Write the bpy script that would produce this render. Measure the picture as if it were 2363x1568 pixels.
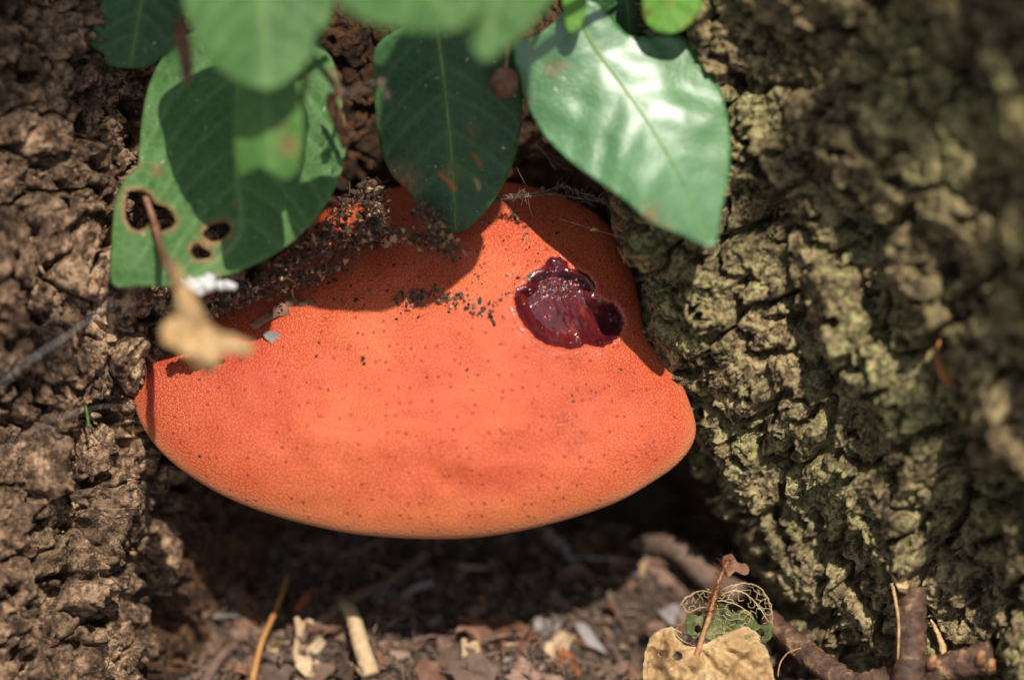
import bpy, bmesh, math, random
import numpy as np
from mathutils import Vector, Matrix
from mathutils.geometry import delaunay_2d_cdt

for o in list(bpy.data.objects):
    bpy.data.objects.remove(o)
scene = bpy.context.scene
COL = scene.collection
rng = np.random.default_rng(7)
random.seed(7)

# ------------------------------------------------------------------ camera, sky, sun, exposure
# Photo pixels are counted on a 2363 x 1568 grid; 1 px at the fungus is 0.105 mm.
W, H = 2363.0, 1568.0
CX, CY = W / 2, H / 2
S = 0.105e-3
FPX = 6571.0
D0 = FPX * S                       # distance of the plane of focus, 0.69 m
PITCH = math.radians(45)
Z0 = 0.076                         # height of the picture centre above the soil
UP = np.array([0, math.sin(PITCH), math.cos(PITCH)])
TOW = np.array([0, -math.cos(PITCH), math.sin(PITCH)])
RIGHT = np.array([1.0, 0, 0])
CAM = np.array([0, 0, Z0]) + TOW * D0

cd = bpy.data.cameras.new('camera')
cam = bpy.data.objects.new('camera', cd)
COL.objects.link(cam)
cam.location = CAM
cam.rotation_euler = (math.pi / 2 - PITCH, 0, 0)
cd.sensor_width = 36.0
cd.lens = 36.0 * FPX / W
cd.clip_start = 0.01
cd.clip_end = 200.0
cd.dof.use_dof = True
cd.dof.focus_distance = D0 - 30 * S
cd.dof.aperture_fstop = 3.3
scene.camera = cam

SRX, SRY = 0.20, 0.645             # how far shadows slide left and down per unit of depth: a high sun behind the photographer, to the right
sun_dir = Vector(SRX * RIGHT + SRY * UP + TOW).normalized()
SUN_EL = math.asin(sun_dir.z)
SUN_AZ = math.atan2(sun_dir.x, -sun_dir.y)
world = bpy.data.worlds.new('World')
scene.world = world
world.use_nodes = True
wn = world.node_tree
bg = wn.nodes['Background']
sky = wn.nodes.new('ShaderNodeTexSky')
sky.sky_type = 'NISHITA'
sky.sun_disc = False
sky.sun_elevation = SUN_EL
sky.sun_rotation = math.pi - SUN_AZ
hsv = wn.nodes.new('ShaderNodeHueSaturation')   # white balance of a shaded wood: less blue in the sky light
hsv.inputs['Saturation'].default_value = 0.42
wn.links.new(sky.outputs[0], hsv.inputs['Color'])
wn.links.new(hsv.outputs[0], bg.inputs[0])
bg.inputs[1].default_value = 0.115
sd = bpy.data.lights.new('sun', 'SUN')
sd.energy = 5.0
sd.angle = math.radians(0.6)
sd.color = (1.0, 0.94, 0.84)
sun = bpy.data.objects.new('sun', sd)
COL.objects.link(sun)
sun.rotation_euler = sun_dir.to_track_quat('Z', 'Y').to_euler()
scene.view_settings.view_transform = 'Standard'
scene.view_settings.look = 'None'
scene.view_settings.gamma = 1.0
scene.view_settings.exposure = 0.2
scene.cycles.use_denoising = True
scene.cycles.max_bounces = 6
scene.cycles.transparent_max_bounces = 6
scene.cycles.caustics_reflective = False
scene.cycles.caustics_refractive = False


# ------------------------------------------------------------------ helpers
def P(x, y, t):
    """photo pixel + t (px of 0.105 mm towards the camera from the plane of focus) -> world point(s)"""
    x, y, t = np.broadcast_arrays(np.asarray(x, float), np.asarray(y, float), np.asarray(t, float))
    d = D0 - t * S
    X = (x - CX) / FPX * d
    V = (CY - y) / FPX * d
    q = (t * S)[..., None]
    return X[..., None] * RIGHT + V[..., None] * UP + q * TOW + np.array([0, 0, Z0])


def ground_t(y):
    """t at which the line of sight through photo row y meets the soil (z = 0)"""
    a = (CY - np.asarray(y, float)) * S
    c, s = math.cos(PITCH), math.sin(PITCH)
    return -(a * c + Z0) / (S * s - a * c * S / D0)


_perm = {}


def _tab(seed):
    if seed not in _perm:
        r = np.random.default_rng(seed + 1000)
        ang = r.random(4096) * 2 * np.pi
        _perm[seed] = (r.permutation(4096), np.cos(ang), np.sin(ang))
    return _perm[seed]


def gn(x, y, seed=0):
    p, gx, gy = _tab(seed)
    xi = np.floor(x).astype(np.int64)
    yi = np.floor(y).astype(np.int64)
    fx, fy = x - xi, y - yi
    u = fx * fx * fx * (fx * (fx * 6 - 15) + 10)
    v = fy * fy * fy * (fy * (fy * 6 - 15) + 10)

    def g(ix, iy, dx, dy):
        h = p[(p[ix & 4095] + iy) & 4095]
        return gx[h] * dx + gy[h] * dy
    a = g(xi, yi, fx, fy)
    b = g(xi + 1, yi, fx - 1, fy)
    c = g(xi, yi + 1, fx, fy - 1)
    d = g(xi + 1, yi + 1, fx - 1, fy - 1)
    return 1.5 * ((a * (1 - u) + b * u) * (1 - v) + (c * (1 - u) + d * u) * v)


def fbm(x, y, n=4, seed=0, gain=0.5):
    s, a, r = 0, 1, 0
    for k in range(n):
        s = s + a * gn(x * 2 ** k + 17.3 * k, y * 2 ** k - 9.1 * k, seed + k)
        r += a
        a *= gain
    return s / r


def ridged(x, y, n=3, seed=0, gain=0.5):
    s, a, r = 0, 1, 0
    for k in range(n):
        s = s + a * (1 - 2 * np.abs(gn(x * 2 ** k + 5.7 * k, y * 2 ** k + 3.3 * k, seed + k)))
        r += a
        a *= gain
    return s / r


def sstep(a, b, x):
    k = np.clip((x - a) / (b - a), 0, 1)
    return k * k * (3 - 2 * k)


def worley(u, v, seed, jitter=0.9):
    """F1, F2, id on a jittered unit grid"""
    r = np.random.default_rng(seed)
    N = 64
    ox, oy = r.random((N, N)) * jitter, r.random((N, N)) * jitter
    ui, vi = np.floor(u).astype(int), np.floor(v).astype(int)
    f1 = np.full(u.shape, 9.0)
    f2 = f1.copy()
    idd = np.zeros(u.shape, int)
    for dx in (-1, 0, 1):
        for dy in (-1, 0, 1):
            cx, cy = ui + dx, vi + dy
            px = cx + ox[cx % N, cy % N]
            py = cy + oy[cx % N, cy % N]
            d = np.hypot(u - px, v - py)
            code = (cx + 500) * 2000 + cy + 500
            nearer = d < f1
            f2 = np.where(nearer, f1, np.minimum(f2, d))
            idd = np.where(nearer, code, idd)
            f1 = np.where(nearer, d, f1)
    return f1, f2, idd


ORIG = {}


def link(o, name, parent, origin):
    COL.objects.link(o)
    ORIG[o.name] = np.array(origin, float)
    if parent is not None:
        o.parent = parent
        o.location = Vector(origin - ORIG[parent.name])
    else:
        o.location = Vector(origin)
    return o


def thing(name, label, cat, loc, group=None):
    o = bpy.data.objects.new(name, None)
    o.empty_display_size = 0.01
    link(o, name, None, np.array(loc, float))
    tag(o, label, cat, group)
    return o


def tag(o, label=None, cat=None, group=None, kind=None):
    if label: o['label'] = label
    if cat: o['category'] = cat
    if group: o['group'] = group
    if kind: o['kind'] = kind
    return o


def build(name, V, F, mat, parent=None, attrs=None, smooth=True, base=False):
    """world-space vertices and faces -> one mesh object with its origin at its centre"""
    V = np.asarray(V, float).reshape(-1, 3)
    c = V.mean(0)
    if base:
        c[2] = V[:, 2].min()
    me = bpy.data.meshes.new(name)
    if isinstance(F, np.ndarray):
        k = F.shape[1]
        me.vertices.add(len(V))
        me.vertices.foreach_set('co', (V - c).astype(np.float32).ravel())
        me.loops.add(F.size)
        me.loops.foreach_set('vertex_index', F.astype(np.int32).ravel())
        me.polygons.add(len(F))
        me.polygons.foreach_set('loop_start', np.arange(0, F.size, k, dtype=np.int32))
        me.polygons.foreach_set('loop_total', np.full(len(F), k, dtype=np.int32))
        me.update(calc_edges=True)
    else:
        me.from_pydata([tuple(v) for v in (V - c)], [], F)
    if attrs:
        for an, arr in attrs.items():
            arr = np.asarray(arr, np.float32)
            if arr.ndim == 2:
                a = me.attributes.new(an, 'FLOAT_VECTOR', 'POINT')
                a.data.foreach_set('vector', arr.ravel())
            else:
                a = me.attributes.new(an, 'FLOAT', 'POINT')
                a.data.foreach_set('value', arr)
    if smooth:
        me.polygons.foreach_set('use_smooth', np.ones(len(me.polygons), bool))
    if mat is not None:
        me.materials.append(mat)
    me.update()
    o = bpy.data.objects.new(name, me)
    return link(o, name, parent, c)


def grid_faces(ny, nx, wrap=False):
    i = np.arange(ny - 1)[:, None]
    j = np.arange(nx if wrap else nx - 1)[None, :]
    j2 = (j + 1) % nx
    return np.stack([i * nx + j, (i + 1) * nx + j, (i + 1) * nx + j2, i * nx + j2], -1).reshape(-1, 4)


def catmull(pts, step, closed=False):
    p = np.asarray(pts, float)
    n = len(p)
    out = []
    for i in range(n if closed else n - 1):
        if closed:
            a, b, c, d = p[(i - 1) % n], p[i], p[(i + 1) % n], p[(i + 2) % n]
        else:
            a, b, c, d = p[max(i - 1, 0)], p[i], p[i + 1], p[min(i + 2, n - 1)]
        m = max(1, int(np.linalg.norm((c - b)[:2]) / step))
        for k in range(m):
            u = k / m
            out.append(0.5 * (2 * b + (c - a) * u + (2 * a - 5 * b + 4 * c - d) * u * u + (3 * b - a - 3 * c + d) * u ** 3))
    if not closed:
        out.append(p[-1])
    return np.array(out)


def inside(x, y, poly):
    x, y = np.asarray(x, float), np.asarray(y, float)
    r = np.zeros(x.shape, bool)
    px, py = poly[:, 0], poly[:, 1]
    for i in range(len(poly)):
        j = i - 1
        if py[i] == py[j]:
            continue
        c = ((py[i] > y) != (py[j] > y)) & (x < (px[j] - px[i]) * (y - py[i]) / (py[j] - py[i]) + px[i])
        r ^= c
    return r


def dist_poly(x, y, pts, closed=False):
    x, y = np.asarray(x, float), np.asarray(y, float)
    d = np.full(x.shape, 1e9)
    n = len(pts)
    for i in range(n if closed else n - 1):
        a, b = pts[i], pts[(i + 1) % n]
        ab = b - a
        l2 = max(ab @ ab, 1e-9)
        k = np.clip(((x - a[0]) * ab[0] + (y - a[1]) * ab[1]) / l2, 0, 1)
        d = np.minimum(d, np.hypot(x - a[0] - k * ab[0], y - a[1] - k * ab[1]))
    return d


def tube_geo(pts, rad, sides=8, rough=0.0, seed=0, cap=True):
    """world points, radii (m) -> verts, faces"""
    p = np.asarray(pts, float)
    n = len(p)
    rad = np.broadcast_to(np.asarray(rad, float), (n,))
    tan = np.gradient(p, axis=0)
    tan /= np.linalg.norm(tan, axis=1)[:, None] + 1e-12
    ref = np.array([0.31, 0.52, 0.79])
    u = np.cross(tan[0], ref)
    u /= np.linalg.norm(u)
    V = []
    rr = np.random.default_rng(seed)
    for i in range(n):
        u = u - tan[i] * (u @ tan[i])
        u /= np.linalg.norm(u)
        w = np.cross(tan[i], u)
        for k in range(sides):
            a = 2 * math.pi * k / sides
            r = rad[i] * (1 + rough * (rr.random() - 0.5) * 2)
            V.append(p[i] + r * (math.cos(a) * u + math.sin(a) * w))
    F = []
    for i in range(n - 1):
        for k in range(sides):
            k2 = (k + 1) % sides
            F.append((i * sides + k, i * sides + k2, (i + 1) * sides + k2, (i + 1) * sides + k))
    if cap:
        F.append(tuple(range(sides - 1, -1, -1)))
        F.append(tuple((n - 1) * sides + k for k in range(sides)))
    return V, F


def merge(parts):
    V, F = [], []
    for v, f in parts:
        o = len(V)
        V += list(v)
        F += [tuple(i + o for i in q) for q in f]
    return V, F


def tube(name, pix, rad_px, mat, parent=None, sides=8, step=10, rough=0.0, seed=0):
    """tube through photo points (x, y, t); radii in px"""
    c = catmull(pix, step)
    r = np.interp(np.linspace(0, 1, len(c)), np.linspace(0, 1, len(np.atleast_1d(rad_px))), np.atleast_1d(rad_px)) * S
    v, f = tube_geo(P(c[:, 0], c[:, 1], c[:, 2]), r, sides, rough, seed)
    return build(name, v, f, mat, parent)


# ------------------------------------------------------------------ materials
class M:
    def __init__(s, name):
        s.m = bpy.data.materials.new(name)
        s.m.use_nodes = True
        s.nt = s.m.node_tree
        s.b = s.nt.nodes['Principled BSDF']
        s.out = s.nt.nodes['Material Output']

    def n(s, typ, ins=None, **props):
        nd = s.nt.nodes.new('ShaderNode' + typ)
        for k, v in props.items():
            setattr(nd, k, v)
        for k, v in (ins or {}).items():
            s.set(nd.inputs[k], v)
        return nd

    def set(s, sock, v):
        if isinstance(v, bpy.types.NodeSocket):
            s.nt.links.new(v, sock)
        elif isinstance(v, tuple) and len(v) == 3 and sock.type == 'RGBA':
            sock.default_value = (*v, 1)
        else:
            sock.default_value = v

    def attr(s, name, out='Fac'):
        return s.n('Attribute', attribute_name=name).outputs[out]

    def pos(s):
        return s.n('NewGeometry').outputs['Position']

    def noise(s, vec, scale, detail=4.0, rough=0.6, dist=0.0):
        return s.n('TexNoise', {'Vector': vec, 'Scale': scale, 'Detail': detail, 'Roughness': rough, 'Distortion': dist}).outputs['Fac']

    def ramp(s, fac, stops, interp='LINEAR'):
        r = s.n('ValToRGB', {'Fac': fac})
        e = r.color_ramp.elements
        r.color_ramp.interpolation = interp
        while len(e) < len(stops):
            e.new(0.5)
        for el, (p, c) in zip(e, stops):
            el.position = p
            el.color = (*c, 1) if isinstance(c, tuple) else (c, c, c, 1)
        return r.outputs['Color']

    def mix(s, fac, a, b, mode='MIX'):
        m = s.n('Mix', data_type='RGBA', blend_type=mode)
        s.set(m.inputs[0], fac)
        s.set(m.inputs[6], a)
        s.set(m.inputs[7], b)
        return m.outputs[2]

    def math(s, op, a, b=0.0, c=0.0):
        m = s.n('Math', operation=op)
        for k, v in enumerate((a, b, c)):
            s.set(m.inputs[k], v)
        return m.outputs[0]

    def bump(s, h, dist, strength=1.0, normal=None):
        b = s.n('Bump', {'Height': h, 'Distance': dist, 'Strength': strength})
        if normal is not None:
            s.set(b.inputs['Normal'], normal)
        return b.outputs['Normal']

    def fin(s, **kw):
        for k, v in kw.items():
            s.set(s.b.inputs[k.replace('_', ' ')], v)
        return s.m


def mat_bark(name, dark, mid, tan, lich, lich_at, seedoff, wet=0.0):
    k = M(name)
    p = k.n('VectorMath', {0: k.pos(), 1: (seedoff, 0.3, 0.7)}, operation='ADD').outputs[0]
    rnd = k.n('ObjectInfo').outputs['Random']
    fine = k.noise(p, 330, 8, 0.74, 0.35)
    med = k.noise(p, 170, 5, 0.65, 0.4)
    big = k.noise(p, 38, 3, 0.6)
    mixn = k.math('ADD', k.math('MULTIPLY', med, 0.40), k.math('MULTIPLY', fine, 0.60))
    base = k.ramp(mixn, [(0.44, dark), (0.50, mid), (0.555, tan)])
    base = k.mix(k.math('MULTIPLY', rnd, 0.2), base, mid)
    macro = k.ramp(k.noise(p, 24, 4, 0.6, 0.5), [(0.40, 1.0), (0.53, 0.0)])
    base = k.mix(k.math('MULTIPLY', macro, 0.68), base, tuple(c * 0.32 for c in mid))
    pale = k.ramp(k.noise(p, 58, 5, 0.7, 0.3), [(0.56, 0.0), (0.66, 1.0)])
    base = k.mix(k.math('MULTIPLY', pale, k.ramp(fine, [(0.42, 0.1), (0.55, 0.85)])), base, tuple(min(1, c * 1.25) for c in tan))
    crust = k.noise(p, 560, 6, 0.72, 0.5)
    lm = k.ramp(k.math('ADD', k.math('MULTIPLY', big, 0.5), k.math('ADD', k.math('MULTIPLY', med, 0.2), k.math('MULTIPLY', fine, 0.3))), [(lich_at, 0.0), (lich_at + 0.05, 1.0)])
    lc = k.ramp(crust, [(0.45, tuple(c * 0.16 for c in lich)), (0.52, tuple(c * 0.75 for c in lich)), (0.58, tuple(min(1, c * 1.35) for c in lich))])
    base = k.mix(k.math('MULTIPLY', lm, 0.85), base, lc)
    pit_ = k.ramp(k.noise(p, 420, 4, 0.6), [(0.38, 1.0), (0.43, 0.0)])
    base = k.mix(k.math('MULTIPLY', pit_, 0.8), base, tuple(c * 0.6 for c in dark))
    worn = k.attr('worn')
    base = k.mix(k.math('MULTIPLY', worn, 0.7), base, tan)
    speck = k.ramp(k.noise(p, 1500, 2, 0.5), [(0.66, 0.0), (0.72, 1.0)])
    base = k.mix(k.math('MULTIPLY', speck, 0.5), base, tuple(min(1, c * 1.7) for c in tan))
    h = k.math('ADD', k.math('MULTIPLY', fine, 0.5), k.noise(p, 2600, 3, 0.6))
    nrm = k.bump(k.math('ADD', h, k.math('MULTIPLY', k.noise(p, 520, 4, 0.65, 0.6), 1.6)), 0.0012, 0.9)
    return k.fin(Base_Color=base, Roughness=0.82 - wet, Normal=nrm, Specular_IOR_Level=0.35)


def mat_plain(name, cols, scale=600, rough=0.8, bump=0.0004, trans=0.0, spec=0.3, per_obj=0.5):
    """mottled organic matter: colour ramp over noise"""
    k = M(name)
    p = k.pos()
    n1 = k.noise(p, scale, 5, 0.65, 0.3)
    f = n1
    if per_obj:
        rnd = k.n('ObjectInfo').outputs['Random']
        f = k.math('ADD', k.math('MULTIPLY', n1, 1 - per_obj), k.math('MULTIPLY', k.math('ADD', k.math('MULTIPLY', rnd, 0.6), 0.2), per_obj))
    c = k.ramp(f, [(0.3 + 0.4 * i / max(1, len(cols) - 1), q) for i, q in enumerate(cols)])
    nrm = k.bump(k.noise(p, scale * 2.5, 4, 0.6), bump, 0.8)
    m = k.fin(Base_Color=c, Roughness=rough, Normal=nrm, Specular_IOR_Level=spec)
    if trans:
        tr = k.n('BsdfTranslucent', {'Color': c})
        mx = k.n('MixShader', {0: trans, 1: k.b.outputs[0], 2: tr.outputs[0]})
        k.nt.links.new(mx.outputs[0], k.out.inputs['Surface'])
    return m


def mat_leaf(name, deep, light, vein, rough=0.36, trans=0.28, spec=0.6, tcol=(0.16, 0.42, 0.03), coat=0.0):
    k = M(name)
    p = k.pos()
    n1 = k.noise(p, 90, 4, 0.6)
    n2 = k.noise(p, 1200, 3, 0.6)
    c = k.ramp(k.math('ADD', k.math('MULTIPLY', n1, 0.7), k.math('MULTIPLY', n2, 0.3)), [(0.3, deep), (0.68, light)])
    c = k.mix(k.math('MULTIPLY', k.attr('vein'), 0.55), c, vein)
    rim = k.ramp(k.attr('edge'), [(0.0, 0.0), (1.0, 1.0)])
    c = k.mix(k.math('MULTIPLY', rim, 0.5), c, vein)
    brn = k.ramp(k.noise(p, 700, 3, 0.6), [(0.3, (0.12, 0.045, 0.02)), (0.7, (0.42, 0.22, 0.09))])
    c = k.mix(k.attr('brown'), c, brn)
    dust = k.ramp(k.noise(p, 620, 2, 0.5), [(0.70, 0.0), (0.75, 1.0)])
    c = k.mix(k.math('MULTIPLY', dust, 0.55), c, (0.62, 0.68, 0.58))
    rg = k.math('ADD', rough, k.math('MULTIPLY', k.noise(p, 300, 4, 0.7), 0.22))
    net = k.n('TexVoronoi', {'Vector': p, 'Scale': 420.0}, feature='DISTANCE_TO_EDGE').outputs['Distance']
    net = k.ramp(net, [(0.0, 0.0), (0.22, 1.0)])
    c = k.mix(k.math('MULTIPLY', k.math('SUBTRACT', 1.0, net), 0.16), c, vein)
    nrm = k.bump(k.math('ADD', k.math('ADD', k.noise(p, 1800, 3, 0.6), k.math('MULTIPLY', net, 0.3)), k.math('MULTIPLY', k.noise(p, 350, 3, 0.5), 1.5)), 0.00022, 0.8)
    k.fin(Base_Color=c, Roughness=rg, Normal=nrm, Specular_IOR_Level=spec, Coat_Weight=coat, Coat_Roughness=0.42, Coat_IOR=1.7)
    tr = k.n('BsdfTranslucent', {'Color': k.mix(k.attr('brown'), tcol, (0.35, 0.16, 0.05))})
    mx = k.n('MixShader', {0: trans, 1: k.b.outputs[0], 2: tr.outputs[0]})
    k.nt.links.new(mx.outputs[0], k.out.inputs['Surface'])
    return k.m


def mat_cap():
    k = M('fungus_skin')
    pc = k.attr('pc', 'Vector')
    p2 = k.n('VectorMath', {0: pc, 'Scale': 1.0}, operation='SCALE').outputs[0]
    big = k.noise(p2, 4.2, 5, 0.6)
    med = k.noise(p2, 30.0, 4, 0.6)
    low = k.attr('low')
    c = k.ramp(k.math('ADD', k.math('MULTIPLY', big, 0.65), k.math('MULTIPLY', med, 0.35)),
               [(0.34, (0.42, 0.052, 0.019)), (0.5, (0.53, 0.090, 0.028)), (0.66, (0.60, 0.138, 0.041))])
    c = k.mix(k.math('MULTIPLY', low, 0.85), c, (0.66, 0.20, 0.064))
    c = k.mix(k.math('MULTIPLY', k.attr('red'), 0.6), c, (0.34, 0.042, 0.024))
    # papillae: pale grains on a redder ground
    v = k.n('TexVoronoi', {'Vector': p2, 'Scale': 185.0, 'Randomness': 0.95}, voronoi_dimensions='2D')
    dot = k.ramp(v.outputs['Distance'], [(0.08, 1.0), (0.46, 0.0)])
    keep = k.ramp(v.outputs['Color'], [(0.25, 0.35), (0.75, 1.0)])
    pap = k.math('MULTIPLY', dot, keep)
    c = k.mix(k.math('MULTIPLY', k.math('SUBTRACT', 1.0, dot), k.math('MULTIPLY', med, 0.9)), c, (0.33, 0.032, 0.014))
    c = k.mix(k.math('MULTIPLY', pap, k.math('MULTIPLY', big, 1.15)), c, (0.76, 0.24, 0.098))
    # scattered dark red pores
    v2 = k.n('TexVoronoi', {'Vector': p2, 'Scale': 31.0, 'Randomness': 1.0}, voronoi_dimensions='2D')
    por = k.ramp(v2.outputs['Distance'], [(0.085, 1.0), (0.14, 0.0)])
    sel = k.ramp(v2.outputs['Color'], [(0.38, 0.0), (0.62, 1.0)])
    po = k.math('MULTIPLY', por, sel)
    c = k.mix(k.math('MULTIPLY', po, k.math('ADD', 0.15, k.math('MULTIPLY', med, 0.9))), c, (0.22, 0.016, 0.012))
    # pale felted margin
    rimn = k.math('MULTIPLY', k.attr('rim'), k.math('ADD', 0.55, k.math('MULTIPLY', k.noise(p2, 90, 3, 0.6), 0.7)))
    c = k.mix(k.math('MULTIPLY', rimn, 0.75), c, (0.55, 0.20, 0.09))
    c = k.mix(k.math('MULTIPLY', k.attr('brown'), k.ramp(k.noise(p2, 120, 3, 0.7), [(0.50, 0.0), (0.56, 1.0)])), c, (0.16, 0.02, 0.016))
    wet = k.attr('wet')
    c = k.mix(k.math('MULTIPLY', wet, 0.25), c, (0.50, 0.15, 0.12))
    hgt = k.math('SUBTRACT', k.math('MULTIPLY', dot, 1.0), k.math('MULTIPLY', po, 1.6))
    nrm = k.bump(k.math('ADD', hgt, k.math('MULTIPLY', med, 0.8)), 0.00020, 0.5)
    rg = k.math('SUBTRACT', 0.62, k.math('MULTIPLY', wet, 0.4))
    return k.fin(Base_Color=c, Roughness=rg, Normal=nrm, Specular_IOR_Level=0.35, Subsurface_Weight=0.18,
                 Subsurface_Radius=(1.0, 0.28, 0.12), Subsurface_Scale=0.0012)


def mat_wound():
    k = M('wet_red_flesh')
    pc = k.attr('pc', 'Vector')
    r = k.n('VectorRotate', {'Vector': pc, 'Axis': (0, 0, 1), 'Angle': math.radians(28)}, rotation_type='AXIS_ANGLE').outputs[0]
    st = k.n('Mapping', {'Vector': r, 'Scale': (75.0, 9.0, 1.0)}).outputs[0]
    streak = k.noise(st, 1.0, 3, 0.5, 0.3)
    big = k.noise(pc, 14, 3, 0.5)
    c = k.ramp(streak, [(0.42, (0.060, 0.007, 0.010)), (0.58, (0.115, 0.010, 0.010)), (0.74, (0.30, 0.038, 0.014))])
    c = k.mix(k.ramp(big, [(0.45, 0.0), (0.62, 0.85)]), c, (0.10, 0.010, 0.016))
    h = k.math('ADD', k.noise(pc, 55, 3, 0.55), k.math('MULTIPLY', k.noise(pc, 190, 2, 0.5), 0.45))
    amp = k.math('MULTIPLY', h, k.math('ADD', 0.14, k.attr('wet')))
    nrm = k.bump(amp, 0.0014, 0.8)
    return k.fin(Base_Color=c, Roughness=0.13, Normal=nrm, Specular_IOR_Level=0.6, Coat_Weight=0.6, Coat_Roughness=0.05,
                 Coat_Normal=nrm, Subsurface_Weight=0.12, Subsurface_Radius=(1.0, 0.1, 0.08), Subsurface_Scale=0.002)


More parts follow.
